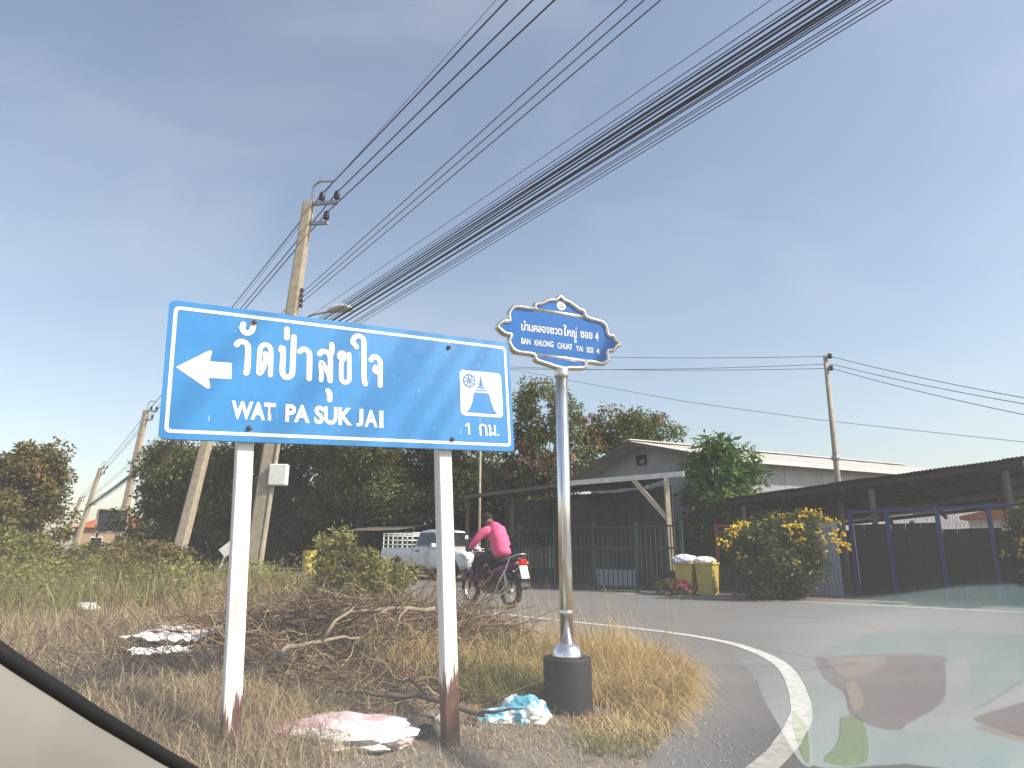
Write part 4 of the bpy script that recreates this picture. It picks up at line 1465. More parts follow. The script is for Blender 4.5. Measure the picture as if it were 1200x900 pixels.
crumple('rubbish_bag', (4.04, 16.12, .69), (.48, .44, .24), 'rag', 'white rubbish bag spilling over the left yellow bin', 'bag', 3)
crumple('rubbish_bag', (4.46, 15.97, .69), (.5, .44, .22), 'plastic_white', 'bright white bag heaped on the right yellow bin', 'bag', 5)


def shed():
    """open-sided shed: dark low roof on posts, sloping down to the back"""
    f0, f1 = Vector((5.35, 17.0, 2.20)), Vector((13.8, 10.35, 3.15))
    u = (f1 - f0).normalized()
    back = Vector((u.y * -1, u.x, 0)).normalized()
    if back.y < 0: back = -back
    v = (back * 5.6 + Vector((0, 0, -.55))).normalized()
    root = empty('open_shed', (7.6, 16.0, 0), 0, 'long open shed with a dark low metal roof at the right', 'shed')
    off = Vector((-7.6, -16.0, 0))
    L = (f1 - f0).length
    sheets(root, f0 + off + Vector((0, 0, .07)), u, v, L, 5.8, .8, 'sheet_old', 'roof_sheet', .03)
    for t in (0.03, .24, .5, .76, .97):
        a = f0 + off + v * (5.7 * t) + Vector((0, 0, -.02))
        MB().bar(a, a + u * L, .06, .10).build('purlin', 'dark_timber', root)
    for t in (.0, .125, .25, .375, .5, .625, .75, .875):
        a = f0 + off + u * (L * t + .1) + Vector((0, 0, -.12))
        MB().bar(a, a + v * 5.7, .06, .10).build('rafter', 'dark_timber', root)
    for t in (.03, .3, .53, .8):
        for s_ in (.12, 5.4):
            a = f0 + off + u * (L * t + .1) + v * s_
            MB().bar((a.x, a.y, 0), (a.x, a.y, a.z - .15), .09).build('post', 'galvanised' if s_ > 1 else 'timber', root)
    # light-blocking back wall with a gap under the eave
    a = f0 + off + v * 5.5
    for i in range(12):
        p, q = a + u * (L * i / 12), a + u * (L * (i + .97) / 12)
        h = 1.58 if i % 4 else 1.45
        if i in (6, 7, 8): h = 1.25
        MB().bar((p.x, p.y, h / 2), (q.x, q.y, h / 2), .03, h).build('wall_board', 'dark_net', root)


shed()


def blue_fence():
    A, B = Vector((7.62, 15.3, 0)), Vector((13.2, 8.9, 0))
    L = (B - A).length
    root = empty('blue_fence', A, math.atan2((B - A).y, (B - A).x), 'blue steel framed fence with dark panels along the shed front', 'fence')
    pm = MB().box((0, 0, .95), (.075, .075, 1.9)).mesh('post'); pm.materials.append(MATS['blue_steel'])
    xs = [0, .78, 1.75, 2.65, 3.5, 4.4, 5.3, 6.2, 7.1, 8.0]
    for x in xs:
        share('post', pm, root, (x, 0, 0))
    for a, b in zip(xs[:-1], xs[1:]):
        MB().bar((a + .04, 0, 1.84), (b - .04, 0, 1.84), .06).build('top_rail', 'blue_steel', root)
        n = max(2, round((b - a) / .3))
        h = random.uniform(1.28, 1.36) if a > 1.5 else 1.5
        for k in range(n):
            x0, x1 = a + .05 + (b - a - .1) * k / n, a + .05 + (b - a - .1) * (k + .97) / n
            MB().box(((x0 + x1) / 2, .03 + .006 * (k % 2), .06 + h / 2), (x1 - x0, .015, h)).build('panel', 'dark_net', root)
        # diamond mesh above the panels
        g = MB()
        for k in range(12):
            x0 = a + .04 + (b - a - .08) * k / 12
            x1 = x0 + (b - a - .08) / 12
            g.bar((x0, .0, h + .1), (x1, .0, 1.8), .004)
            g.bar((x1, .006, h + .1), (x0, .006, 1.8), .004)
        g.build('wire_mesh', 'wire_grey', root)['kind'] = 'stuff'


blue_fence()
root = empty('sheet_fence', (6.3, 15.95, 0), R(-24), 'blue grey corrugated sheet fence behind the flowering bush', 'fence')
sheets(root, (0, 0, .02), (1, 0, 0), (0, 0, 1), 1.15, 1.62, .58, 'sheet_blue', 'sheet')
MB().bar((-.3, -.03, 1.56), (1.2, -.03, 1.56), .03, .13).build('cap_rail', 'galvanised', root)
root = empty('red_railing', (5.15, 17.2, 0), R(-18), 'rust red railing between garden tree and shed', 'railing')
for x in (.0, .7, 1.4, 2.1):
    MB().bar((x, 0, 0), (x, 0, 1.95 if x in (.7, 2.1) else 1.65), .07).build('post', 'red_steel', root)
for z in (1.45, 1.6):
    MB().bar((0, -.04, z), (2.1, -.04, z), .05).build('rail', 'red_steel', root)
root = empty('grey_post', (9.75, 12.55, 0), 0, 'thick pale grey post at the right edge in front of the shed', 'post')
MB().tube([(0, 0, -.05), (-.03, 0, 2.62)], .062, 12).build('pipe', 'galvanised', root, True)
MB().lathe([(.066, 0), (.07, .02), (.03, .05), (.0, .055)], c=(-.03, 0, 2.62), n=12).build('pipe_cap', 'galvanised', root, True)

# bright house seen through the shed
root = empty('white_house', (16.6, 21.5, 0), R(-42), 'sunlit white house glimpsed through the shed', 'house')
MB().box((0, 1.5, 1.0), (3.6, 3, 2.0)).build('wall', 'white_paint', root)
MB().prism([(-2.0, 2.0), (2.0, 2.0), (2.0, 2.1), (0, 2.55), (-2.0, 2.1)], -.3, 3.2).build('roof', 'tile_orange', root)
w_ = MB()
w_.box((.3, -.02, 1.15), (.62, .05, .62))
win = w_.build('window', 'white_paint', root)
MB().box((.3, -.06, 1.15), (.5, .04, .5)).build('pane', 'glass_dark', win)

# far left: orange roofed house, hoarding
root = empty('far_house', (-49, 84, 0), R(35), 'distant house with an orange roof between the left poles', 'house')
MB().box((0, 0, 1.8), (8, 6, 3.6)).build('wall', 'brick_tan', root)
MB().prism([(-4.6, 3.6), (4.6, 3.6), (0, 5.6)], -3.6, 3.6).build('roof', 'tile_orange', root)
for x in (-2, 1.6):
    w_ = MB().box((x, -3.02, 1.9), (1.3, .08, 1.3)).build('window', 'white_paint', root)
    MB().box((x, -3.08, 1.9), (1.1, .06, 1.1)).build('pane', 'glass_dark', w_)
root = empty('hoarding', (-23.9, 40.2, 0), R(18), 'dark hoarding with a pale frame beside the leaning pole', 'hoarding')
MB().box((.2, 0, 2.7), (1.5, .08, 1.25)).build('board', 'board_dark', root)
for a, b in (((-.6, 2.05), (1.0, 2.05)), ((-.6, 3.35), (1.0, 3.35)), ((1.0, 2.05), (1.0, 3.35)), ((-.6, 2.05), (-.6, 3.35))):
    MB().bar((a[0], -.06, a[1]), (b[0], -.06, b[1]), .07).build('frame', 'beige_paint', root)
for x in (-.5, .9):
    MB().bar((x, .08, 0), (x, .08, 3.3), .09).build('leg', 'timber', root)
b0 = at(562, 600, 24)
root = empty('thin_pole', (b0.x, b0.y, 0), 0, 'thin pale bare pole rising beside the carport left edge', 'pole')
MB().tube([(0, 0, -.05), (0, 0, 4.6)], [.05, .04], 8).build('pole', 'concrete', root, True)
MB().lathe([(.045, 0), (.05, .02), (.02, .05)], c=(0, 0, 4.59), n=8).build('pole_cap', 'galvanised', root, True)
# small leaning marker sign on the verge
b0, t0 = at(250, 676, 19), at(256, 645, 19)
root = empty('marker_sign', (b0.x, b0.y, 0), R(8), 'small white leaning marker sign beside the far verge', 'sign')
root.rotation_euler = (0, R(16), R(5))
MB().bar((0, 0, -.1), (0, 0, 1.0), .05).build('post', 'white_paint', root)
MB().prism([(-.2, 1.0), (.04, .86), (.24, 1.12), (.0, 1.30)], -.06, -.035).build('plate', 'white_paint', root)
# yellow drum by the dark trees
root = empty('yellow_drum', (-8.7, 29.6, 0), 0, 'yellow drum at the foot of the dark trees', 'drum')
MB().lathe([(.30, 0), (.31, .02), (.29, .05), (.29, .32), (.305, .34), (.29, .36), (.29, .62), (.305, .64), (.29, .66), (.29, .95), (.31, .98), (.31, 1.0), (.27, .985)], n=22).build('drum_body', 'bin_yellow', root, True)
MB().lathe([(.03, .985), (.03, 1.01), (.0, 1.01)], c=(.12, 0, 0), n=8).build('cap', 'black_plastic', root)
# shed glimpsed behind the pickup
root = empty('roadside_stall', (-5.6, 29.5, 0), R(-30), 'dim open stall with a dark roof under the trees', 'stall')
for x in (-1.3, 1.3):
    for y in (-.7, .7):
        MB().bar((x, y, 0), (x, y, 1.75), .08).build('post', 'dark_timber', root)
sheets(root, (-1.6, -1.0, 1.8), (1, 0, 0), (0, 1, .12), 3.2, 2.0, .8, 'sheet_old', 'roof_sheet')
MB().box((0, -.6, .75), (2.5, .5, .06)).build('counter', 'timber', root)


# ------------------------------------------------------------------ wheels, pickup, motorcycle, rider
def wheel(parent, c, r, w, spokes=0, rim='metal_bright', axis='Y'):
    """tyre with rim child; axle along local y"""
    M = Matrix.Rotation(R(90), 4, 'X')
    prof = [(r * .66, -w * .42), (r * .86, -w * .5), (r * .97, -w * .36), (r, -w * .12), (r, w * .12), (r * .97, w * .36), (r * .86, w * .5), (r * .66, w * .42)]
    n = 28
    vs_, fs = [], []
    m = len(prof)
    for rr_, z in prof:
        for k in range(n):
            a = 2 * math.pi * k / n
            vs_.append(Vector(c) + Vector((rr_ * math.cos(a), z, rr_ * math.sin(a))))
    for i in range(m):
        for k in range(n):
            fs.append((i * n + k, i * n + (k + 1) % n, ((i + 1) % m) * n + (k + 1) % n, ((i + 1) % m) * n + k))
    t = MB().add(vs_, fs).build('tyre', 'rubber', parent, True)
    if spokes:
        mb = MB()
        rp = [(r * .60, -w * .2), (r * .68, -w * .3), (r * .68, w * .3), (r * .60, w * .2)]
        vs_, fs = [], []
        for rr_, z in rp:
            for k in range(n):
                a = 2 * math.pi * k / n
                vs_.append(Vector(c) + Vector((rr_ * math.cos(a), z, rr_ * math.sin(a))))
        for i in range(4):
            for k in range(n):
                fs.append((i * n + k, i * n + (k + 1) % n, ((i + 1) % 4) * n + (k + 1) % n, ((i + 1) % 4) * n + k))
        mb.add(vs_, fs)
        mb.lathe([(.05, -w * .5), (.05, w * .5)], c=c, n=12, M=M)
        for k in range(spokes):
            a = 2 * math.pi * k / spokes
            mb.tube([Vector(c) + Vector((.05 * math.cos(a + .5), w * .3 * (-1) ** k, .05 * math.sin(a + .5))), Vector(c) + Vector((r * .64 * math.cos(a), 0, r * .64 * math.sin(a)))], .003, 3, False)
        mb.build('rim', rim, t)
    else:
        mb = MB()
        mb.lathe([(r * .67, -w * .38), (r * .60, -w * .44), (r * .52, -w * .30), (r * .2, -w * .34), (.05, -w * .36), (.05, w * .36), (r * .2, w * .34), (r * .52, w * .30), (r * .60, w * .44), (r * .67, w * .38)], c=c, n=20, M=M)
        mb.build('rim', rim, t, True)
    return t


def loft(mb, secs):
    """skin closed sections with equal point counts"""
    n = len(secs[0])
    vs_ = [p for s_ in secs for p in s_]
    fs = [(r * n + k, r * n + (k + 1) % n, r * n + n + (k + 1) % n, r * n + n + k) for r in range(len(secs) - 1) for k in range(n)]
    fs += [tuple(range(n - 1, -1, -1)), tuple((len(secs) - 1) * n + k for k in range(n))]
    mb.add(vs_, fs)


def pickup():
    hd = Vector((.70, -.71, 0))
    root = empty('pickup_truck', (-2.5, 24.6, 0), math.atan2(hd.y, hd.x), 'white single cab pickup with a stake cage on its bed', 'pickup')
    # x forward, front axle at x=+1.45, rear axle -1.55
    W = .90

    def sec(x, zb, zt, w, tuck=.06):
        return [(x, -w + .05, zb), (x, -w, zb + .12), (x, -w, zt - .18), (x, -w + tuck, zt), (x, w - tuck, zt), (x, w, zt - .18), (x, w, zb + .12), (x, w - .05, zb)]
    mb = MB()
    loft(mb, [sec(.15, .38, 1.12, W), sec(.62, .38, 1.10, W), sec(.95, .40, 1.10, W), sec(1.6, .42, 1.06, W - .01), sec(2.05, .42, 1.0, W - .06, .10), sec(2.28, .44, .90, W - .16, .12), sec(2.34, .48, .78, W - .22, .12)])
    body = mb.build('hood_and_cab', 'truck_white', root, True)
    mb = MB()
    loft(mb, [sec(-2.55, .50, 1.08, W, .04), sec(-2.5, .46, 1.1, W, .04), sec(-.9, .46, 1.1, W, .04), sec(.14, .46, 1.12, W, .04)])
    mb.build('bed', 'truck_white', root, True)
    # greenhouse
    cab = MB()
    g = [(-.58, 1.08, .84), (-.42, 1.66, .70), (.12, 1.72, .68), (.52, 1.66, .68), (1.08, 1.10, .82)]
    vs_ = [(x, -w, z) for x, z, w in g] + [(x, w, z) for x, z, w in g]
    n = len(g)
    fs = [tuple(range(n)), tuple(range(2 * n - 1, n - 1, -1))] + [(i, i + n, (i + 1) % n + n, (i + 1) % n) for i in range(n)]
    cab.add(vs_, fs).build('cab', 'truck_white', root, bevel=.05, seg=2)
    # lower cab walls
    MB().box((-.2, 0, .8), (.9, 1.78, .6)).build('door', 'truck_white', root, bevel=.03)
    # glass
    ws = MB()
    q = [(.575, -.60, 1.60), (.575, .60, 1.60), (1.05, .72, 1.14), (1.05, -.72, 1.14)]
    nrm = Vector((.78, 0, .62)) * .028
    ws.add([Vector(p) + nrm for p in q] + [Vector(p) for p in q], [(0, 1, 2, 3), (4, 7, 6, 5), (0, 4, 5, 1), (1, 5, 6, 2), (2, 6, 7, 3), (3, 7, 4, 0)])
    ws.build('windscreen', 'glass_dark', root)
    for s_ in (-1, 1):
        q = [(-.32, .725 * s_, 1.60), (.42, .715 * s_, 1.60), (.86, .815 * s_, 1.16), (-.40, .825 * s_, 1.16)]
        nn = Vector((0, .03 * s_, .006))
        w_ = MB()
        w_.add([Vector(p) + nn for p in q] + [Vector(p) - nn * .3 for p in q], [(0, 1, 2, 3), (4, 7, 6, 5), (0, 4, 5, 1), (1, 5, 6, 2), (2, 6, 7, 3), (3, 7, 4, 0)])
        w_.build('side_window', 'glass_dark', root)
        MB().box((.72, s_ * .98, 1.16), (.10, .2, .15)).build('mirror', 'truck_white', root, bevel=.03)
        MB().bar((.62, s_ * .80, 1.12), (.70, s_ * .92, 1.13), .03).build('mirror_arm', 'black_plastic', root)
        MB().box((-.28, s_ * .905, .98), (.18, .03, .04)).build('door_handle', 'black_plastic', root)
        MB().bar((.0 - .55, s_ * .897, .55), (-.55, s_ * .897, 1.08), .012, .012).build('door_gap', 'black_plastic', root)
        hl = MB()
        hl.prism([(2.0, .92), (2.26, .83), (2.30, .72), (2.12, .74), (1.98, .84)], .62 * s_, .845 * s_)
        hl.build('headlight', 'lamp_glass', root)
        MB().lathe([(.055, 0), (.05, .03)], c=(2.31, s_ * .62, .52), n=12, M=Matrix.Rotation(R(90), 4, 'Y')).build('fog_lamp', 'lamp_glass', root)
        for x, nm in ((1.45, 'front'), (-1.55, 'rear')):
            # wheel arch: dark recess ring
            ar = MB()
            k = 14
            vs_, fs = [], []
            for i in range(k + 1):
                a = math.pi * i / k
                for rr_ in (.40, .46):
                    vs_.append((x + rr_ * math.cos(a), s_ * .905, .36 + rr_ * math.sin(a)))
                    vs_.append((x + rr_ * math.cos(a), s_ * .80, .36 + rr_ * math.sin(a)))
            for i in range(k):
                b = i * 4
                fs += [(b, b + 2, b + 6, b + 4), (b, b + 1, b + 5, b + 4), (b + 2, b + 3, b + 7, b + 6)]
            ar.add(vs_, fs).build('wheel_arch', 'black_plastic', root)
            # arch filler: dark disc behind the wheel
            ar = MB().lathe([(.40, -.004), (.40, .004)], c=(x, s_ * .9025, .36), n=24, M=Matrix.Rotation(R(90), 4, 'X')).build('arch_recess', 'black_plastic', root)
            wheel(root, (x, s_ * .815, .36), .36, .22)
    MB().box((2.30, 0, .74), (.08, 1.05, .20)).build('grille', 'black_plastic', root, bevel=.02)
    for z in (.69, .74, .79):
        MB().bar((2.345, -.46, z), (2.345, .46, z), .015).build('grille_slat', 'metal_bright', root)
    MB().box((2.28, 0, .50), (.20, 1.56, .22)).build('bumper', 'truck_white', root, bevel=.05, seg=2)
    MB().box((2.385, 0, .46), (.02, .9, .10)).build('air_intake', 'black_plastic', root)
    MB().box((2.392, 0, .56), (.012, .34, .11)).build('number_plate', 'sign_white', root)
    # stake cage: posts and rails
    pm = MB().box((0, 0, .27), (.035, .035, .54)).mesh('stake'); pm.materials.append(MATS['truck_white'])
    for s_ in (-1, 1):
        for i in range(7):
            share('stake', pm, root, (-2.48 + i * .30, s_ * .84, 1.08))
        for z in (1.22, 1.38, 1.54, 1.62):
            MB().bar((-2.5, s_ * .84, z), (-.66, s_ * .84, z), .03).build('cage_rail', 'truck_white', root)
    for x in (-2.5, -.66):
        for z in (1.22, 1.38, 1.54, 1.62):
            MB().bar((x, -.84, z), (x, .84, z), .03).build('cage_rail', 'truck_white', root)
    for y in (-.5, -.17, .17, .5):
        share('stake', pm, root, (-.68, y, 1.08))
    return root


pickup()


def motorcycle():
    hd = Vector((-.62, .78, 0)).normalized()
    rw = Vector((-.02, 12.45, 0))           # rear wheel contact
    root = empty('motorcycle', rw + hd * .62, math.atan2(hd.y, hd.x), 'dark purple underbone motorcycle with red tail light on the road', 'motorcycle')
    # x forward, y left; wheelbase 1.24: rear at -.62, front at +.62
    r = .29
    wheel(root, (-.62, 0, r), r, .085, 18)
    wheel(root, (.62, 0, r), r, .075, 18)
    body = MB()

    def sec(x, z0, z1, w):
        return [(x, -w * .7, z0), (x, -w, (z0 + z1) / 2), (x, -w * .6, z1), (x, w * .6, z1), (x, w, (z0 + z1) / 2), (x, w * .7, z0)]
    loft(body, [sec(-.93, .80, .86, .05), sec(-.80, .70, .84, .10), sec(-.55, .60, .80, .135), sec(-.25, .50, .76, .135), sec(.0, .40, .62, .11), sec(.18, .36, .52, .10)])
    body.build('side_cowl', 'bike_purple', root, True)
    ls = MB()
    loft(ls, [[(.20 + .10 * t, -w, z) for w, z, t in ((.05, .34, 0), (.20, .45, .2), (.21, .75, .9), (.10, .98, 1.0))] + [(.20 + .10 * t + .03, -w * .2, z) for w, z, t in ((.05, .98, 1.05), (.05, .34, .2))],
              [(.20 + .10 * t + .02, w, z) for w, z, t in ((.05, .34, 0), (.20, .45, .2), (.21, .75, .9), (.10, .98, 1.0))] + [(.20 + .10 * t + .05, w * .2, z) for w, z, t in ((.05, .98, 1.05), (.05, .34, .2))]])
    ls.build('leg_shield', 'bike_purple', root)
    MB().box((.36, .13, .62), (.07, .10, .22)).build('front_panel', 'bike_magenta', root, bevel=.02)
    MB().box((.36, -.13, .62), (.07, .10, .22)).build('front_panel', 'bike_magenta', root, bevel=.02)
    st = MB()
    loft(st, [sec(-.86, .83, .88, .07), sec(-.6, .79, .87, .13), sec(-.3, .76, .82, .13), sec(-.02, .70, .79, .09), sec(.06, .64, .74, .05)])
    st.build('seat', 'seat_black', root, True)
    MB().tube([(-.55, .15, .80), (-.78, .155, .88), (-.95, .09, .93), (-.98, 0, .94), (-.95, -.09, .93), (-.78, -.155, .88), (-.55, -.15, .80)], .014, 8).build('grab_rail', 'metal_bright', root, True)
    MB().box((-.955, 0, .80), (.07, .17, .11)).build('tail_light', 'tail_red', root, bevel=.02)
    for s_ in (-1, 1):
        MB().lathe([(.0, 0), (.03, .005), (.035, .05), (.02, .08)], c=(-.93, s_ * .14, .78), n=10, M=Matrix.Rotation(R(90 * s_), 4, 'X')).build('indicator', 'tile_orange', root, True)
        MB().tube([(-.62, s_ * .085, r), (-.56, s_ * .10, .66)], .028, 8).build('shock_absorber', 'metal_bright', root, True)
        MB().bar((-.62, s_ * .075, r), (-.10, s_ * .075, .34), .03, .05).build('swing_arm', 'metal_dark', root)
        MB().tube([(.60, s_ * .06, r), (.47, s_ * .06, .66), (.42, s_ * .05, .80)], .024, 8).build('fork', 'metal_dark', root, True)
        MB().bar((-.30, s_ * .10, .30), (-.32, s_ * .24, .30), .025).build('footrest', 'metal_dark', root)
        MB().tube([(.33, s_ * .03, 1.0), (.30, s_ * .20, 1.02), (.24, s_ * .33, 1.0)], .014, 8).build('handlebar', 'metal_dark', root, True)
        MB().tube([(.26, s_ * .28, 1.005), (.21, s_ * .39, .99)], .02, 8).build('grip', 'rubber', root, True)
        MB().tube([(.31, s_ * .22, 1.02), (.30, s_ * .30, 1.14), (.30, s_ * .33, 1.20)], .006, 6).build('mirror_stalk', 'metal_dark', root)
        MB().lathe([(.0, -.01), (.045, -.008), (.05, .0), (.045, .008), (.0, .01)], c=(.30, s_ * .34, 1.23), n=14, M=Matrix.Rotation(R(90), 4, 'Y')).build('mirror', 'metal_bright', root, True)
    MB().lathe([(.0, 0), (.075, .01), (.085, .06), (.06, .12)], c=(.38, 0, .98), n=14, M=Matrix.Rotation(R(70), 4, 'Y')).build('headlamp', 'lamp_glass', root, True)
    fd = MB()
    for cx, a0, a1, nm in ((-.62, 40, 170, 'rear'), (.62, 20, 150, 'front')):
        vs_, fs = [], []
        k = 12
        for i in range(k + 1):
            a = R(a0 + (a1 - a0) * i / k)
            for y, q in ((-.065, .318), (-.045, .338), (.045, .338), (.065, .318)):
                vs_.append((cx + q * math.cos(a), y, r + q * math.sin(a)))
        fs = [(i * 4 + j, i * 4 + j + 1, i * 4 + 5 + j, i * 4 + 4 + j) for i in range(k) for j in range(3)]
        MB().add(vs_, fs).build('mudguard', 'bike_purple' if nm == 'front' else 'black_plastic', root, True)
    # pale mud flap carrying the plate behind the rear wheel
    MB().box((-1.0, 0, .63), (.015, .19, .24), Matrix.Rotation(R(18), 3, 'Y')).build('number_plate', 'metal_bright', root, bevel=.01)
    MB().box((-.975, 0, .45), (.012, .13, .16), Matrix.Rotation(R(14), 3, 'Y')).build('mud_flap', 'black_plastic', root)
    MB().box((.0, 0, .33), (.36, .22, .20)).build('engine', 'metal_dark', root, bevel=.04, seg=2)
    MB().tube([(.12, -.10, .30), (.0, -.14, .22), (-.30, -.16, .26)], .02, 8).build('exhaust_pipe', 'metal_bright', root, True)
    MB().tube([(-.30, -.17, .26), (-.36, -.175, .28), (-.82, -.20, .38), (-.86, -.20, .39)], [.03, .048, .052, .035], 12).build('silencer', 'metal_dark', root, True)
    MB().tube([(-.12, .11, .18), (-.05, .22, .10), (-.0, .30, .03)], .012, 6).build('side_stand', 'metal_dark', root)
    MB().box((-.34, 0, .40), (.5, .05, .10)).build('chain_case', 'black_plastic', root, bevel=.01)
    return root


BIKE = motorcycle()


def skin_mesh(name, verts, edges, mat, parent, rootv=0, sub=2):
    """verts: (x,y,z,rx[,ry]); a Skin + Subdivision surface baked to a mesh"""
    me = bpy.data.meshes.new(name)
    me.from_pydata([v[:3] for v in verts], edges, [])
    ob = bpy.data.objects.new(name + '_tmp', me)
    C.objects.link(ob)
    ob.modifiers.new('skin', 'SKIN')
    sv = me.skin_vertices[0].data
    for i, v in enumerate(verts):
        sv[i].radius = (v[3], v[4] if len(v) > 4 else v[3])
        sv[i].use_root = (i == rootv)
    md = ob.modifiers.new('sub', 'SUBSURF')
    md.levels = md.render_levels = sub
    dg = bpy.context.evaluated_depsgraph_get()
    out = bpy.data.meshes.new_from_object(ob.evaluated_get(dg))
    bpy.data.objects.remove(ob)
    out.materials.clear()
    return link(name, out, mat, parent, True)


def rider():
    root = empty('person', BIKE.location, BIKE.rotation_euler.z, 'person in a bright pink shirt hunched over the motorcycle handlebar', 'person')
    # bike frame coordinates: x forward, y left
    V = [(-.30, 0, .93, .11, .11),   # 0 pelvis
         (-.29, 0, 1.08, .11), (-.22, 0, 1.25, .11), (-.11, 0, 1.40, .08), (-.02, 0, 1.47, .065), (.06, 0, 1.53, .075), (.13, 0, 1.575, .105), (.17, 0, 1.62, .085)]
    E = [(i, i + 1) for i in range(7)]
    for s_ in (-1, 1):
        b = len(V)
        # arm: shoulder, elbow, wrist, hand on the grip
        V += [(-.09, s_ * .18, 1.385, .045), (.02, s_ * .335, 1.17, .040), (.19, s_ * .335, 1.04, .034), (.235, s_ * .335, 1.015, .036)]
        E += [(3, b), (b, b + 1), (b + 1, b + 2), (b + 2, b + 3)]
        c_ = len(V)
        # leg: hip, knee, ankle, toe
        V += [(-.26, s_ * .11, .90, .095), (.12, s_ * .20, .80, .072), (-.02, s_ * .19, .42, .045), (.10, s_ * .20, .35, .036)]
        E += [(0, c_), (c_, c_ + 1), (c_ + 1, c_ + 2), (c_ + 2, c_ + 3)]
    skin_mesh('body', V, E, 'skin', root)
    # fingers closed round the grips
    for s_ in (-1, 1):
        for k in range(4):
            y = s_ * (.305 + .022 * k)
            L = (.9, 1.0, .97, .82)[k]
            MB().tube([(.235, y, 1.03), (.262 * 1.0 + .006, y, 1.022), (.268, y, .998), (.25, y, .978 + .004 * (1 - L)), (.228, y, .982)], [.011, .010, .009, .008, .006], 7).build('finger', 'skin', root, True)
        MB().tube([(.215, s_ * .30, 1.005), (.205, s_ * .285, .985), (.225, s_ * .278, .972)], [.012, .010, .007], 7).build('thumb', 'skin', root, True)
    # shirt: torso and long sleeves, a little fuller than the body
    sh = skin_mesh('shirt', [(-.33, 0, .86, .18, .20), (-.325, 0, 1.0, .185, .20), (-.28, 0, 1.16, .19, .205), (-.19, 0, 1.31, .18, .21), (-.11, 0, 1.41, .13, .17), (-.03, 0, 1.475, .08)], [(i, i + 1) for i in range(5)], 'shirt_pink', root)
    for s_ in (-1, 1):
        skin_mesh('sleeve', [(-.15, s_ * .08, 1.36, .12), (-.09, s_ * .19, 1.35, .105), (-.02, s_ * .285, 1.255, .085), (.025, s_ * .34, 1.16, .072), (.11, s_ * .345, 1.09, .058), (.175, s_ * .338, 1.045, .050)], [(i, i + 1) for i in range(5)], 'shirt_pink', root)
    n = len(sh.data.vertices)
    co = np.zeros(n * 3, dtype=np.float32)
    sh.data.vertices.foreach_get('co', co)
    co = co.reshape(-1, 3)
    wr = .020 * np.sin(co[:, 2] * 34 + co[:, 1] * 22) * np.cos(co[:, 1] * 27 - co[:, 2] * 9) + .008 * np.sin(co[:, 2] * 80 - co[:, 1] * 31)
    co[:, 0] += wr
    co[:, 1] += wr * .6
    sh.data.vertices.foreach_set('co', co.ravel())
    sh.data.update()
    MB().lathe([(.088, 0), (.086, .02), (.076, .035), (.07, .03)], c=(-.035, 0, 1.475), n=16, M=Matrix.Rotation(R(38), 4, 'Y')).build('collar', 'collar_red', root, True)
    for s_ in (-1, 1):
        skin_mesh('trouser_leg', [(-.30, s_ * .06, .92, .13), (-.18, s_ * .14, .875, .118), (.10, s_ * .20, .81, .092), (.06, s_ * .197, .65, .078), (-.01, s_ * .192, .46, .066)], [(0, 1), (1, 2), (2, 3), (3, 4)], 'trousers', root)
        MB().box((.05, s_ * .20, .325), (.25, .09, .05)).build('sandal', 'black_plastic', root, bevel=.02)
    # short dark hair: cap over the crown and back of the bowed head
    h = MB()
    bm = bmesh.new()
    bmesh.ops.create_uvsphere(bm, u_segments=20, v_segments=14, radius=1)
    for v in bm.verts:
        p = v.co
        k = 1 + .05 * math.sin(p.x * 9 + p.y * 7) * math.sin(p.z * 11)
        v.co = Vector((p.x * .118 * k, p.y * .112 * k, p.z * .112 * k))
    bmesh.ops.delete(bm, geom=[v for v in bm.verts if v.co.x > .045 and v.co.z < .045], context='VERTS')
    me = bpy.data.meshes.new('hair')
    bm.to_mesh(me)
    bm.free()
    o = link('hair', me, 'hair', root, True)
    o.location = (.125, 0, 1.60)
    o.rotation_euler = (0, R(30), 0)
    for s_ in (-1, 1):
        MB().lathe([(.0, -.008), (.022, -.006), (.026, .0), (.02, .008), (.0, .006)], c=(.14, s_ * .104, 1.565), n=10, M=Matrix.Rotation(R(90), 4, 'X')).build('ear', 'skin', root, True)
        MB().lathe([(.0, -.008), (.011, -.004), (.011, .004), (.0, .008)], c=(.243, s_ * .036, 1.555), n=8).build('eye', 'hair', root, True)
    MB().tube([(.24, 0, 1.565), (.265, 0, 1.535), (.245, 0, 1.525)], [.012, .018, .014], 8).build('nose', 'skin', root, True)
    MB().tube([(.225, -.028, 1.50), (.238, 0, 1.498), (.225, .028, 1.50)], .006, 6).build('mouth', 'collar_red', root, True)


rider()


# ------------------------------------------------------------------ dry grass, weeds, brush, litter on the verge
def scatter(n, cx, cy, rx, ry, p=.5):
    a = rng.random(n) * 6.283
    q = rng.random(n) ** p
    x = cx + np.cos(a) * rx * q
    y = cy + np.sin(a) * ry * q
    return np.stack([x, y, gz(x, y) - .01], 1)


def offroad(P, m=.0):
    x, y = P[:, 0], P[:, 1]
    d = dist_line(x, y, EDGE)
    return P[(~inside(x, y, POLY_S)) & (d > m)]


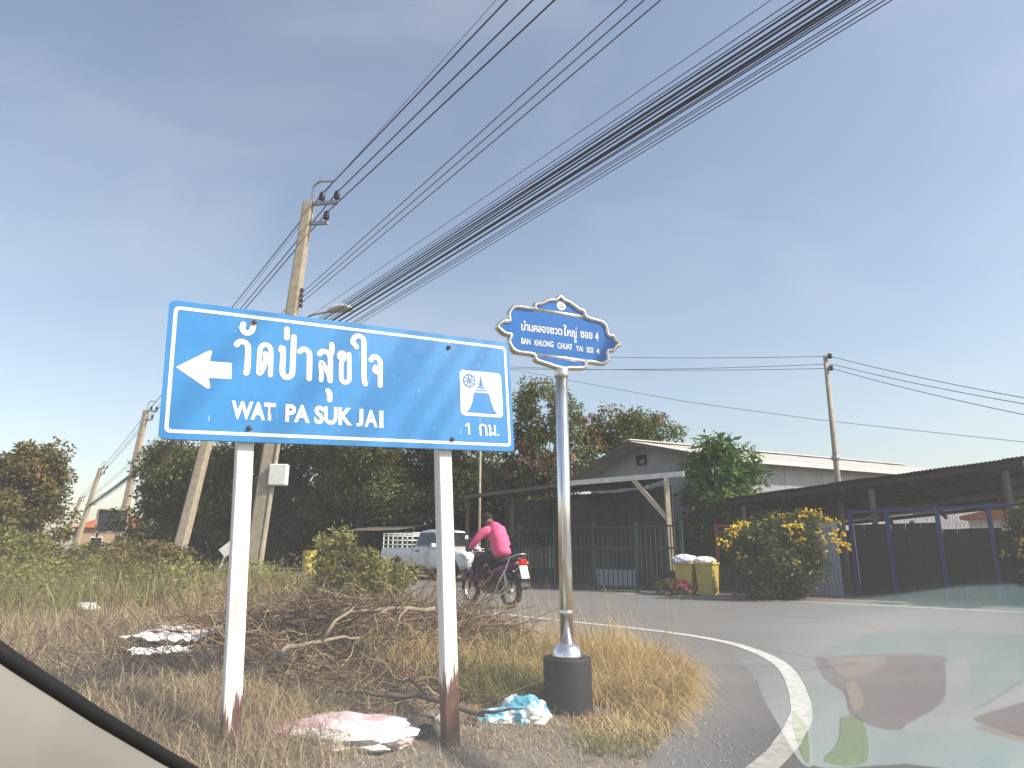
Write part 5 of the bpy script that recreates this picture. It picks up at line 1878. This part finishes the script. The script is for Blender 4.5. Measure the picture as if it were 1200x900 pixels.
def grass(name, label, patches, mat, wid, cat='grass', margin=.05, curl=1.6):
    parts = []
    for n, cx, cy, rx, ry, h, lean, dirn in patches:
        B = offroad(scatter(n, cx, cy, rx, ry), margin)
        m = len(B)
        if m == 0: continue
        hh = h * (.45 + .75 * rng.random(m))
        az = rng.random(m) * 6.283 if dirn is None else dirn + rng.normal(size=m) * .9
        cl = vnoise(B[:, 0] * 5, B[:, 1] * 5) * .5 + .5
        t = np.clip(.5 * cl + .5 * rng.random(m), 0, 1)
        parts.append(blades_np(B, hh, np.full(m, wid) * (.6 + .8 * rng.random(m)), az, lean * (.5 + rng.random(m)), t, curl))
    V, Fq, T = merge(parts)
    o = link(name, np_mesh(name, V, Fq, T), mat)
    setp(o, label, cat, None, 'stuff')
    return o


# golden dry grass heap behind and right of the footing
grass('dry_grass', 'golden dry grass heap around the black footing', [
    (3400, .70, 5.35, .80, .75, .46, 2.0, 0.0), (2600, .72, 5.35, .85, .75, .36, 1.4, None), (2300, .92, 4.85, .38, .75, .30, 2.2, -.6), (2600, .0, 5.7, .95, .85, .42, 1.9, None), (900, .75, 5.8, .5, .5, .55, 1.0, None), (700, 1.0, 5.9, .45, .6, .3, 2.0, .6),
    (1400, -.55, 5.1, .6, .55, .34, 1.2, None), (900, .9, 4.1, .32, .45, .12, 1.4, None), (450, .55, 4.05, .25, .25, .12, 1.5, None)], 'straw', .007)
grass('short_dry_grass', 'short dry grass thinly covering the dirt verge', [
    (2600, .4, 3.9, .9, .6, .07, 1.2, None), (3000, -.6, 4.3, 1.2, .8, .09, 1.3, None), (5000, -2.2, 4.2, 1.6, 1.2, .16, 1.3, None), (2500, -1.0, 3.0, 1.2, .6, .10, 1.3, None), (7000, -2.2, 3.3, 1.4, 1.0, .22, 1.3, None), (3500, -1.3, 3.4, .6, .6, .20, 1.3, None)], 'straw_brown', .005)
grass('green_grass', 'green grass tuft left of the black footing', [
    (2600, -.12, 4.75, .38, .42, .26, 1.1, None), (700, .05, 5.6, .3, .3, .34, .9, None), (500, -1.0, 3.75, .3, .18, .12, 1.0, None), (400, .55, 3.75, .25, .2, .10, 1.1, None)], 'grass_green', .007)
# pale weedy bank to the left
grass('pale_weeds', 'pale dry weeds covering the bank at the left', [
    (16000, -5.2, 8.2, 3.6, 3.4, .34, 1.0, None), (9000, -3.9, 5.4, 2.2, 1.8, .26, 1.1, None), (7000, -8.5, 12.5, 4.2, 3.2, .55, .8, None), (5000, -4.5, 12.2, 2.6, 2.4, .45, .8, None)], 'straw_brown', .008)
grass('green_weeds', 'green and yellow weeds on the bank at the left', [
    (4200, -7.6, 10.2, 2.6, 2.4, .55, .8, None), (2400, -6.2, 13.8, 2.4, 1.6, .65, .7, None), (2600, -10.0, 14.5, 3.0, 2.5, .8, .7, None), (1600, -4.6, 15.0, 1.2, 1.2, .5, .7, None)], 'grass_green', .014)
grass('straw_stalks', 'tall thin straw stalks standing out of the verge', [
    (420, -4.6, 7.2, 3.0, 2.6, .75, .5, None), (120, .75, 5.5, .7, .6, .72, .5, None), (160, -.3, 9.2, 1.2, 1.0, .7, .6, None)], 'straw', .005)


def leafy_weeds(name, label, spots, mat, leaf):
    parts = []
    for n, cx, cy, rx, ry, h in spots:
        B = offroad(scatter(n, cx, cy, rx, ry), .1)
        m = len(B)
        per = 46
        q = rng.random((m, per))
        hh = h * (.5 + .8 * rng.random((m, 1)))
        sp = (.05 + .22 * q) * h
        P = np.stack([B[:, None, 0] + rng.normal(size=(m, per)) * sp, B[:, None, 1] + rng.normal(size=(m, per)) * sp, B[:, None, 2] + q * hh], -1).reshape(-1, 3)
        t = np.clip(np.repeat(rng.random(m), per) * .6 + rng.random(m * per) * .4, 0, 1)
        parts.append(leaves_np(P, np.full(len(P), leaf), .45, -.2, t))
    V, Fq, T = merge(parts)
    o = link(name, np_mesh(name, V, Fq, T), mat)
    setp(o, label, 'weeds', None, 'stuff')


leafy_weeds('leafy_weeds', 'broad leafy green weeds along the roadside bank', [(150, -8.8, 12.0, 3.2, 2.6, .62), (90, -6.0, 15.0, 2.2, 1.5, .6), (60, -11.5, 15.5, 2.6, 2.4, .8), (40, -2.7, 10.8, 1.3, .7, .34), (30, -5.2, 10.5, 1.6, 1.2, .35)], 'leaf_weed', .085)


def brush():
    """heap of cut dry twigs between the posts"""
    parts, lp = [], []
    for n, cx, cy, rx, ry, hh, L, r0, wig in ((3000, -1.45, 6.0, 1.4, 1.2, .38, .5, .0042, .38), (1700, -.65, 6.3, .9, .9, .36, .45, .004, .4), (2400, -2.5, 5.0, 1.5, 1.3, .13, .42, .0035, .4), (1300, -1.2, 4.5, 1.0, .7, .10, .42, .004, .35), (900, -3.4, 7.0, 1.6, 1.4, .20, .5, .004, .35), (300, -1.6, 6.2, 1.4, 1.2, .20, .75, .006, .28)):
        B = offroad(scatter(n, cx, cy, rx, ry), .15)
        m = len(B)
        e = np.clip(1 - ((B[:, 0] - cx) / rx) ** 2 - ((B[:, 1] - cy) / ry) ** 2, 0, 1)
        B[:, 2] += hh * np.sqrt(e) * rng.random(m) ** .6
        d = rng.normal(size=(m, 3))
        d[:, 2] *= .26
        d[:, 0] -= .5
        parts.append(twigs_np(B, d, L * (.5 + rng.random(m)), r0 * (.6 + .9 * rng.random(m)), rng.random(m) ** 1.3, 6, wig, .06))
    V, Fq, T = merge(parts)
    o = link('dry_brush', np_mesh('dry_brush', V, Fq, T), 'twig')
    setp(o, 'heap of tangled dry brown twigs between the sign posts', 'brush', None, 'stuff')
    B = offroad(np.concatenate([scatter(2600, -.55, 6.6, .8, .7), scatter(1500, -1.6, 6.8, 1.3, .7), scatter(600, -.3, 4.5, 1.0, .5)]), .15)
    e = np.clip(1 - ((B[:, 0] + 1.1) / 1.6) ** 2 - ((B[:, 1] - 6.5) / 1.3) ** 2, 0, 1)
    B[:, 2] += .22 * np.sqrt(e) * rng.random(len(B)) + .01
    V, Fq, T = leaves_np(B, np.full(len(B), .055), .5, .1)
    o = link('dead_leaves', np_mesh('dead_leaves', V, Fq, T), 'dead_leaf')
    setp(o, 'withered orange brown leaves on the brush heap', 'dead leaves', None, 'stuff')


brush()


def branch(pts, r, label, forks=(), mat='bark_pale'):
    """a lying branch: main limb plus side limbs, one mesh"""
    pts = [Vector(p) for p in pts]
    pts = [Vector((p.x, p.y, p.z + gz1(p.x, p.y))) for p in pts]
    L = smooth_line(pts, 4)
    L = [p + Vector((random.uniform(-1, 1), random.uniform(-1, 1), random.uniform(-1, 1))) * r * .5 for p in L]
    n = len(L)
    mb = MB().tube(L, [r * (1 - .72 * i / (n - 1)) * random.uniform(.9, 1.12) for i in range(n)], 7)
    for f, d, ln in forks:
        s_ = L[int(f * (n - 1))]
        d = Vector(d).normalized()
        q = [s_, s_ + d * ln * .4 + Vector((0, 0, random.uniform(-.02, .05))), s_ + d * ln * .75 + Vector((random.uniform(-.06, .06), 0, random.uniform(-.03, .03))), s_ + d * ln]
        mb.tube(q, [r * .55, r * .42, r * .3, r * .14], 6)
    o = mb.build('dead_branch', mat, None, True)
    setp(o, label, 'branch', 'dead branches on the verge')


branch([(-.62, 5.7, .34), (-1.1, 5.5, .30), (-1.6, 5.4, .22), (-2.2, 5.2, .16)], .02, 'long pale forked branch across the top of the brush heap', [(.3, (-1, -.7, -.5), .7), (.45, (-1, -.25, -.3), .6), (.55, (-.7, -.9, -.5), .75), (.2, (-.2, -.8, -.4), .4)])
branch([(-1.55, 4.15, .04), (-1.38, 4.22, .10), (-1.40, 4.35, .16), (-1.22, 4.5, .22), (-1.0, 4.65, .24)], .026, 'crooked pale branch right of the left sign post', [(.25, (.8, .1, .15), .2), (.8, (.4, .4, .5), .3)])
branch([(-.15, 3.95, .06), (-.45, 3.98, .10), (-.75, 4.0, .07), (-1.0, 4.1, .03)], .020, 'thick brown branch lying behind the right sign post', [(.4, (-.6, .5, .2), .4), (.15, (.6, -.3, .1), .3)], 'bark')
branch([(-.45, 7.6, .05), (-.3, 7.7, .25), (-.15, 7.6, .5), (-.03, 7.7, .78)], .016, 'bare pale branch sticking up in front of the motorcycle', [(.15, (.8, 0, .35), .62), (.3, (1, .2, .28), .55), (.1, (-.3, 0, 1), .4), (.2, (.6, 0, .7), .5), (.45, (.8, .1, .4), .35)])
branch([(-.8, 7.6, .05), (-.4, 7.5, .16), (-.05, 7.4, .22), (.3, 7.3, .34)], .010, 'thin pale twig arching over the verge below the motorcycle', [(.5, (.6, -.2, .5), .3), (.7, (1, .1, -.05), .3), (.3, (.4, .2, .7), .3)])
branch([(-1.95, 4.2, .06), (-1.8, 4.5, .14), (-1.95, 4.9, .2), (-1.7, 5.3, .22)], .012, 'slender dry branch left of the left sign post', [(.5, (-.6, .3, .4), .4), (.3, (.5, .3, .4), .3)])
branch([(-2.5, 3.6, .05), (-2.1, 3.55, .05), (-1.6, 3.5, .04), (-1.2, 3.6, .02)], .017, 'dark stick lying at the foot of the left sign post', [(.4, (-.5, -.4, .2), .3)], 'bark')
branch([(-.6, 6.9, .2), (-1.0, 7.0, .3), (-1.5, 6.9, .26), (-2.1, 6.7, .14)], .014, 'reddish arching branch at the back of the brush heap', [(.4, (-.7, .4, .5), .5), (.2, (-.3, -.6, .2), .5)], 'bark')

# litter
crumple('plastic_sheet', tuple(atz(240, 742, .36)), (.70, .50, .22), 'plastic_white', 'white crumpled plastic sheet on the bank, its larger piece', 'litter', 21, R(10), .5, thin=True)
crumple('plastic_sheet', tuple(atz(197, 752, .36)), (.52, .44, .20), 'plastic_white', 'smaller white plastic sheet left of the larger piece', 'litter', 22, R(-15), .5, thin=True)
crumple('paper_scrap', tuple(atz(188, 764, .36)), (.34, .26, .12), 'plastic_white', 'small white scrap below the plastic sheets', 'litter', 23, R(20), .5, thin=True)
plain('sack_pink', (0.62, 0.59, 0.58), (0.55, 0.33, 0.37), .6, 3.0, lo=.42, hi=.52)
plain('bag_blue', (0.82, 0.84, 0.86), (0.08, 0.36, 0.50), .25, 9.0, lo=.45, hi=.55)
plain('green_print', (0.10, 0.45, 0.12), None, .4, 9.0)
q = atz(392, 866, .12)
crumple('rice_sack', (q.x, q.y, gz1(q.x, q.y) - .03), (.62, .34, .13), 'sack_pink', 'pink and white woven sack lying between the sign posts', 'litter', 31, R(8), .6)
q = atz(445, 864, .10)
crumple('rice_sack', (q.x + .02, q.y, gz1(q.x, q.y) - .03), (.26, .24, .10), 'sack_pink', 'small torn end of the pink sack beside the dark stone', 'litter', 36, R(-30), .6)
q = atz(614, 838, .08)
crumple('plastic_bag', (q.x, q.y, gz1(q.x, q.y) - .02), (.22, .18, .17), 'bag_blue', 'blue and white plastic bag against the black footing', 'litter', 33, 0, .55)
q = atz(585, 850, .04)
crumple('plastic_bag', (q.x, q.y, gz1(q.x, q.y) - .02), (.26, .14, .09), 'bag_blue', 'flattened blue and white bag left of the footing', 'litter', 35, R(25), .6)
q = atz(459, 872, .04)
crumple('green_wrapper', (q.x, q.y, gz1(q.x, q.y) - .01), (.08, .06, .05), 'green_print', 'green wrapper beside the woven sack', 'litter', 41, 0, .5)
q = atz(516, 862, .03)
crumple('paper_scrap', (q.x, q.y, gz1(q.x, q.y) - .01), (.05, .05, .05), 'plastic_white', 'tiny white scrap just left of the right sign post', 'litter', 42, 0, .5)
q = atz(496, 877, .03)
crumple('dark_stone', (q.x, q.y, gz1(q.x, q.y) - .01), (.10, .06, .07), 'rubber', 'small dark lump beside the right sign post', 'stone', 43, R(40), .4)
q = atz(100, 718, .2)
crumple('paper_scrap', (q.x, q.y, gz1(q.x, q.y) + .12), (.22, .15, .10), 'plastic_white', 'white scrap alone in the pale weeds at the left', 'litter', 44, 0, .5)


def pebbles():
    n = 5200
    B = np.concatenate([scatter(3000, .1, 3.6, 1.3, .9), scatter(500, 1.0, 4.6, .5, 1.4), scatter(700, -1.4, 3.4, 1.0, .6)])
    x, y = B[:, 0], B[:, 1]
    B[:, 2] = np.where(inside(x, y, POLY_S), np.maximum(gz(x, y), 0.0), gz(x, y))
    n = len(B)
    s_ = .003 + .010 * rng.random(n) ** 4
    o8 = np.array([[1, 0, 0], [0, 1, 0], [-1, 0, 0], [0, -1, 0], [0, 0, .7], [0, 0, -.7]], float)
    V = B[:, None, :] + (o8[None] * (.6 + .8 * rng.random((n, 6, 1)))) * s_[:, None, None]
    f = np.array([[0, 1, 4], [1, 2, 4], [2, 3, 4], [3, 0, 4], [1, 0, 5], [2, 1, 5], [3, 2, 5], [0, 3, 5]])
    Fq = (np.arange(n)[:, None, None] * 6 + f[None]).reshape(-1, 3)

    o = link('gravel', np_mesh('gravel', V.reshape(-1, 3), Fq), 'pebble')
    setp(o, 'loose gravel on the dirt beside the asphalt', 'gravel', None, 'stuff')


pebbles()


# ------------------------------------------------------------------ the car the photograph is taken from: front pillar
REFL_BOX = (.14, 1.04, .40, .893)       # x and y range of the reflecting sheet added at the pane's lower corner


def car_pillar():
    a, b = at(262, 916, .80), at(-90, 686, .48)       # along the outer black seal edge, low front to high rear
    root = empty('car', a, 0, 'pale beige inner windscreen pillar of the car with black rubber seal', 'car')
    d = (b - a)
    L = d.length
    d.normalize()
    view = ((a + b) / 2 - EYE).normalized()
    side = d.cross(view).normalized()
    if side.z > 0: side = -side                       # away from the glass, downwards left
    dep = side.cross(d).normalized()
    if dep.dot(view) < 0: dep = -dep                  # away from the driver
    # seal: thick rounded black strip; trim: padded cover, convex towards the cabin
    def sweep(prof, name, mat):
        vs_ = []
        n = len(prof)
        for t in (-.06, .25, .5, .75, 1.1):
            c_ = d * (L * t) + side * (.004 * math.sin(math.pi * t))
            for s_, q in prof:
                vs_.append(c_ + side * s_ + dep * q)
        fs = [(r * n + k, r * n + (k + 1) % n, r * n + n + (k + 1) % n, r * n + n + k) for r in range(4) for k in range(n)] + [tuple(range(n)), tuple(4 * n + k for k in range(n))]
        return MB().add(vs_, fs).build(name, mat, root, True)
    sweep([(0, 0), (.002, -.004), (.007, -.006), (.0115, -.004), (.013, .004), (.010, .03), (.001, .03)], 'window_seal', 'seal_black')
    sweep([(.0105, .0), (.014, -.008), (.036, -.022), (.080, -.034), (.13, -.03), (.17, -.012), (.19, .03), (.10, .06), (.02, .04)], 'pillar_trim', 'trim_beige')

    off = -Vector(a)
    # windscreen: raked pane from the dashboard's front edge to above the eye, laminated glass with a film of dust in it
    zg = lambda y: .757 + (.8 - y) * .685
    nrm = Vector((0, .565, .825))
    x0, x1, y0, y1 = -.43, 1.05, .04, .895
    q = [Vector((x0 + .0, y1, zg(y1))), Vector((x1, y1, zg(y1))), Vector((x1, y0, zg(y0))), Vector((x0, y0, zg(y0)))]
    m, nt, bs, out = new_mat('dusty_glass')
    nt.nodes.remove(bs)
    pv = nt.nodes.new('ShaderNodeVolumePrincipled')
    pv.inputs['Color'].default_value = (.97, .97, 1.0, 1)
    pv.inputs['Density'].default_value = 9.0
    nt.links.new(pv.outputs[0], out.inputs['Volume'])
    MB().add([p + off for p in q] + [p + off + nrm * .005 for p in q], [(0, 1, 2, 3), (4, 7, 6, 5), (0, 4, 5, 1), (1, 5, 6, 2), (2, 6, 7, 3), (3, 7, 4, 0)]).build('windscreen', 'dusty_glass', root)
    # dashboard top under the glass
    plain('dash_grey', (.035, .035, .036), (.025, .025, .026), .7, 40, bmp=.1)
    d_ = MB()
    vs_ = []
    prof = [(.885, .64), (.885, .690), (.80, .700), (.55, .700), (.42, .69), (.36, .66), (.34, .58)]
    for xx in (-.40, .3, 1.02):
        vs_ += [Vector((xx, y, z)) + off for y, z in prof]
    n = len(prof)
    fs = [(r * n + k, r * n + k + 1, r * n + n + k + 1, r * n + n + k) for r in range(2) for k in range(n - 1)]
    d_.add(vs_, fs).build('dashboard', 'dash_grey', root)
    # reflecting sheet added just inside the pane's lower corner, over the dashboard: mirrors what lies there (Fresnel of two faces)
    m, nt, bs, out = new_mat('reflecting_glass')
    nt.nodes.remove(bs)
    lw = nt.nodes.new('ShaderNodeLayerWeight')
    lw.inputs[0].default_value = .5
    pw = nt.nodes.new('ShaderNodeMath'); pw.operation = 'POWER'; pw.inputs[1].default_value = 5.0
    nt.links.new(lw.outputs['Facing'], pw.inputs[0])
    ma = nt.nodes.new('ShaderNodeMath'); ma.operation = 'MULTIPLY_ADD'; ma.inputs[1].default_value = 1.7; ma.inputs[2].default_value = .08
    nt.links.new(pw.outputs[0], ma.inputs[0])
    tr = nt.nodes.new('ShaderNodeBsdfTransparent')
    gl = nt.nodes.new('ShaderNodeBsdfGlossy')
    gl.inputs['Roughness'].default_value = .05
    mx = nt.nodes.new('ShaderNodeMixShader')
    tcg = nt.nodes.new('ShaderNodeTexCoord')
    sp = nt.nodes.new('ShaderNodeSeparateXYZ')
    nt.links.new(tcg.outputs['Generated'], sp.inputs[0])
    fac = ma.outputs[0]
    for ax, lo, hi in ((0, 0.0, .16), (1, 0.0, .12)):      # reflection faded out at the sheet's left and upper borders to hide the edge
        mr = nt.nodes.new('ShaderNodeMapRange')
        mr.interpolation_type = 'SMOOTHSTEP'
        mr.inputs['From Min'].default_value = lo
        mr.inputs['From Max'].default_value = hi
        nt.links.new(sp.outputs[ax], mr.inputs[0])
        mm = nt.nodes.new('ShaderNodeMath'); mm.operation = 'MULTIPLY'
        nt.links.new(fac, mm.inputs[0]); nt.links.new(mr.outputs[0], mm.inputs[1])
        fac = mm.outputs[0]
    nt.links.new(fac, mx.inputs[0])
    nt.links.new(tr.outputs[0], mx.inputs[1])
    nt.links.new(gl.outputs[0], mx.inputs[2])
    nt.links.new(mx.outputs[0], out.inputs[0])
    xa, xb, ya, yb = REFL_BOX
    q = [Vector((xa, yb, zg(yb))), Vector((xb, yb, zg(yb))), Vector((xb, ya, zg(ya))), Vector((xa, ya, zg(ya)))]
    MB().add([p + off - nrm * .001 for p in q], [(0, 1, 2, 3)]).build('reflection_sheet', 'reflecting_glass', root)
    # printed cloth spread on the dashboard
    def mir(px, py, z=.702):
        d = ray(px, py)
        t = (.757 + .8 * .685 - 1.0) / (d.z + .685 * d.y)
        p = EYE + d * t
        r_ = d - nrm * (2 * d.dot(nrm))
        return p + r_ * ((z - p.z) / r_.z)
    cl = empty('printed_cloth', mir(1000, 800), 0, 'teal, white and green printed cloth mirrored in the lower right of the windscreen', 'cloth')
    o2 = -Vector(cl.location)
    plain('cloth_teal', (.36, .68, .67), (.74, .84, .83), .9, 7)
    plain('cloth_white', (.86, .88, .86), (.74, .80, .80), .9, 9)
    plain('cloth_brown', (.30, .25, .235), (.26, .21, .20), .9, 9)
    plain('cloth_green', (.30, .52, .16), (.24, .46, .12), .9, 9)
    plain('cloth_tan', (.62, .48, .38), (.55, .43, .34), .9, 9)
    def patch(name, px, mat, z):
        px = [tuple(p) for p in smooth_line(list(px) + [px[0]], 4)][:-1]
        pts = [mir(a_, b_, z) for a_, b_ in px]
        n = len(pts)
        MB().add([p + o2 for p in pts] + [p + o2 - Vector((0, 0, .0006)) for p in pts], [tuple(range(n)), tuple(range(2 * n - 1, n - 1, -1))] + [(i, i + n, (i + 1) % n + n, (i + 1) % n) for i in range(n)]).build(name, mat, cl)
    patch('cloth', [(836, 722), (872, 708), (1000, 700), (1230, 696), (1230, 893), (1060, 893), (945, 893), (905, 820), (862, 765)], 'cloth_teal', .7020)
    patch('print', [(905, 778), (932, 800), (945, 838), (952, 891), (938, 891), (918, 858), (888, 800)], 'cloth_white', .7030)
    patch('print', [(985, 838), (1010, 842), (1014, 891), (966, 891), (982, 868)], 'cloth_green', .7030)
    patch('print', [(928, 830), (944, 848), (948, 890), (940, 884), (930, 850)], 'cloth_green', .7040)
    patch('print', [(955, 768), (1105, 768), (1103, 818), (1052, 853), (1000, 838), (990, 812), (966, 792)], 'cloth_brown', .7030)
    patch('print', [(966, 769), (1036, 769), (1022, 785), (988, 790)], 'cloth_tan', .7040)
    patch('print', [(990, 800), (1002, 797), (1012, 822), (1000, 830)], 'cloth_tan', .7040)
    patch('print', [(1106, 774), (1136, 776), (1138, 830), (1200, 795), (1235, 780), (1235, 806), (1142, 838), (1138, 850), (1056, 853), (1104, 820)], 'cloth_white', .7035)
    patch('print', [(1144, 838), (1235, 806), (1235, 866), (1150, 846)], 'cloth_brown', .7030)
    patch('print', [(1150, 849), (1235, 868), (1235, 876), (1150, 854)], 'cloth_tan', .7030)
    patch('print', [(900, 738), (1060, 712), (1200, 720), (1200, 742), (1050, 735), (930, 765)], 'cloth_white', .7030)


car_pillar()
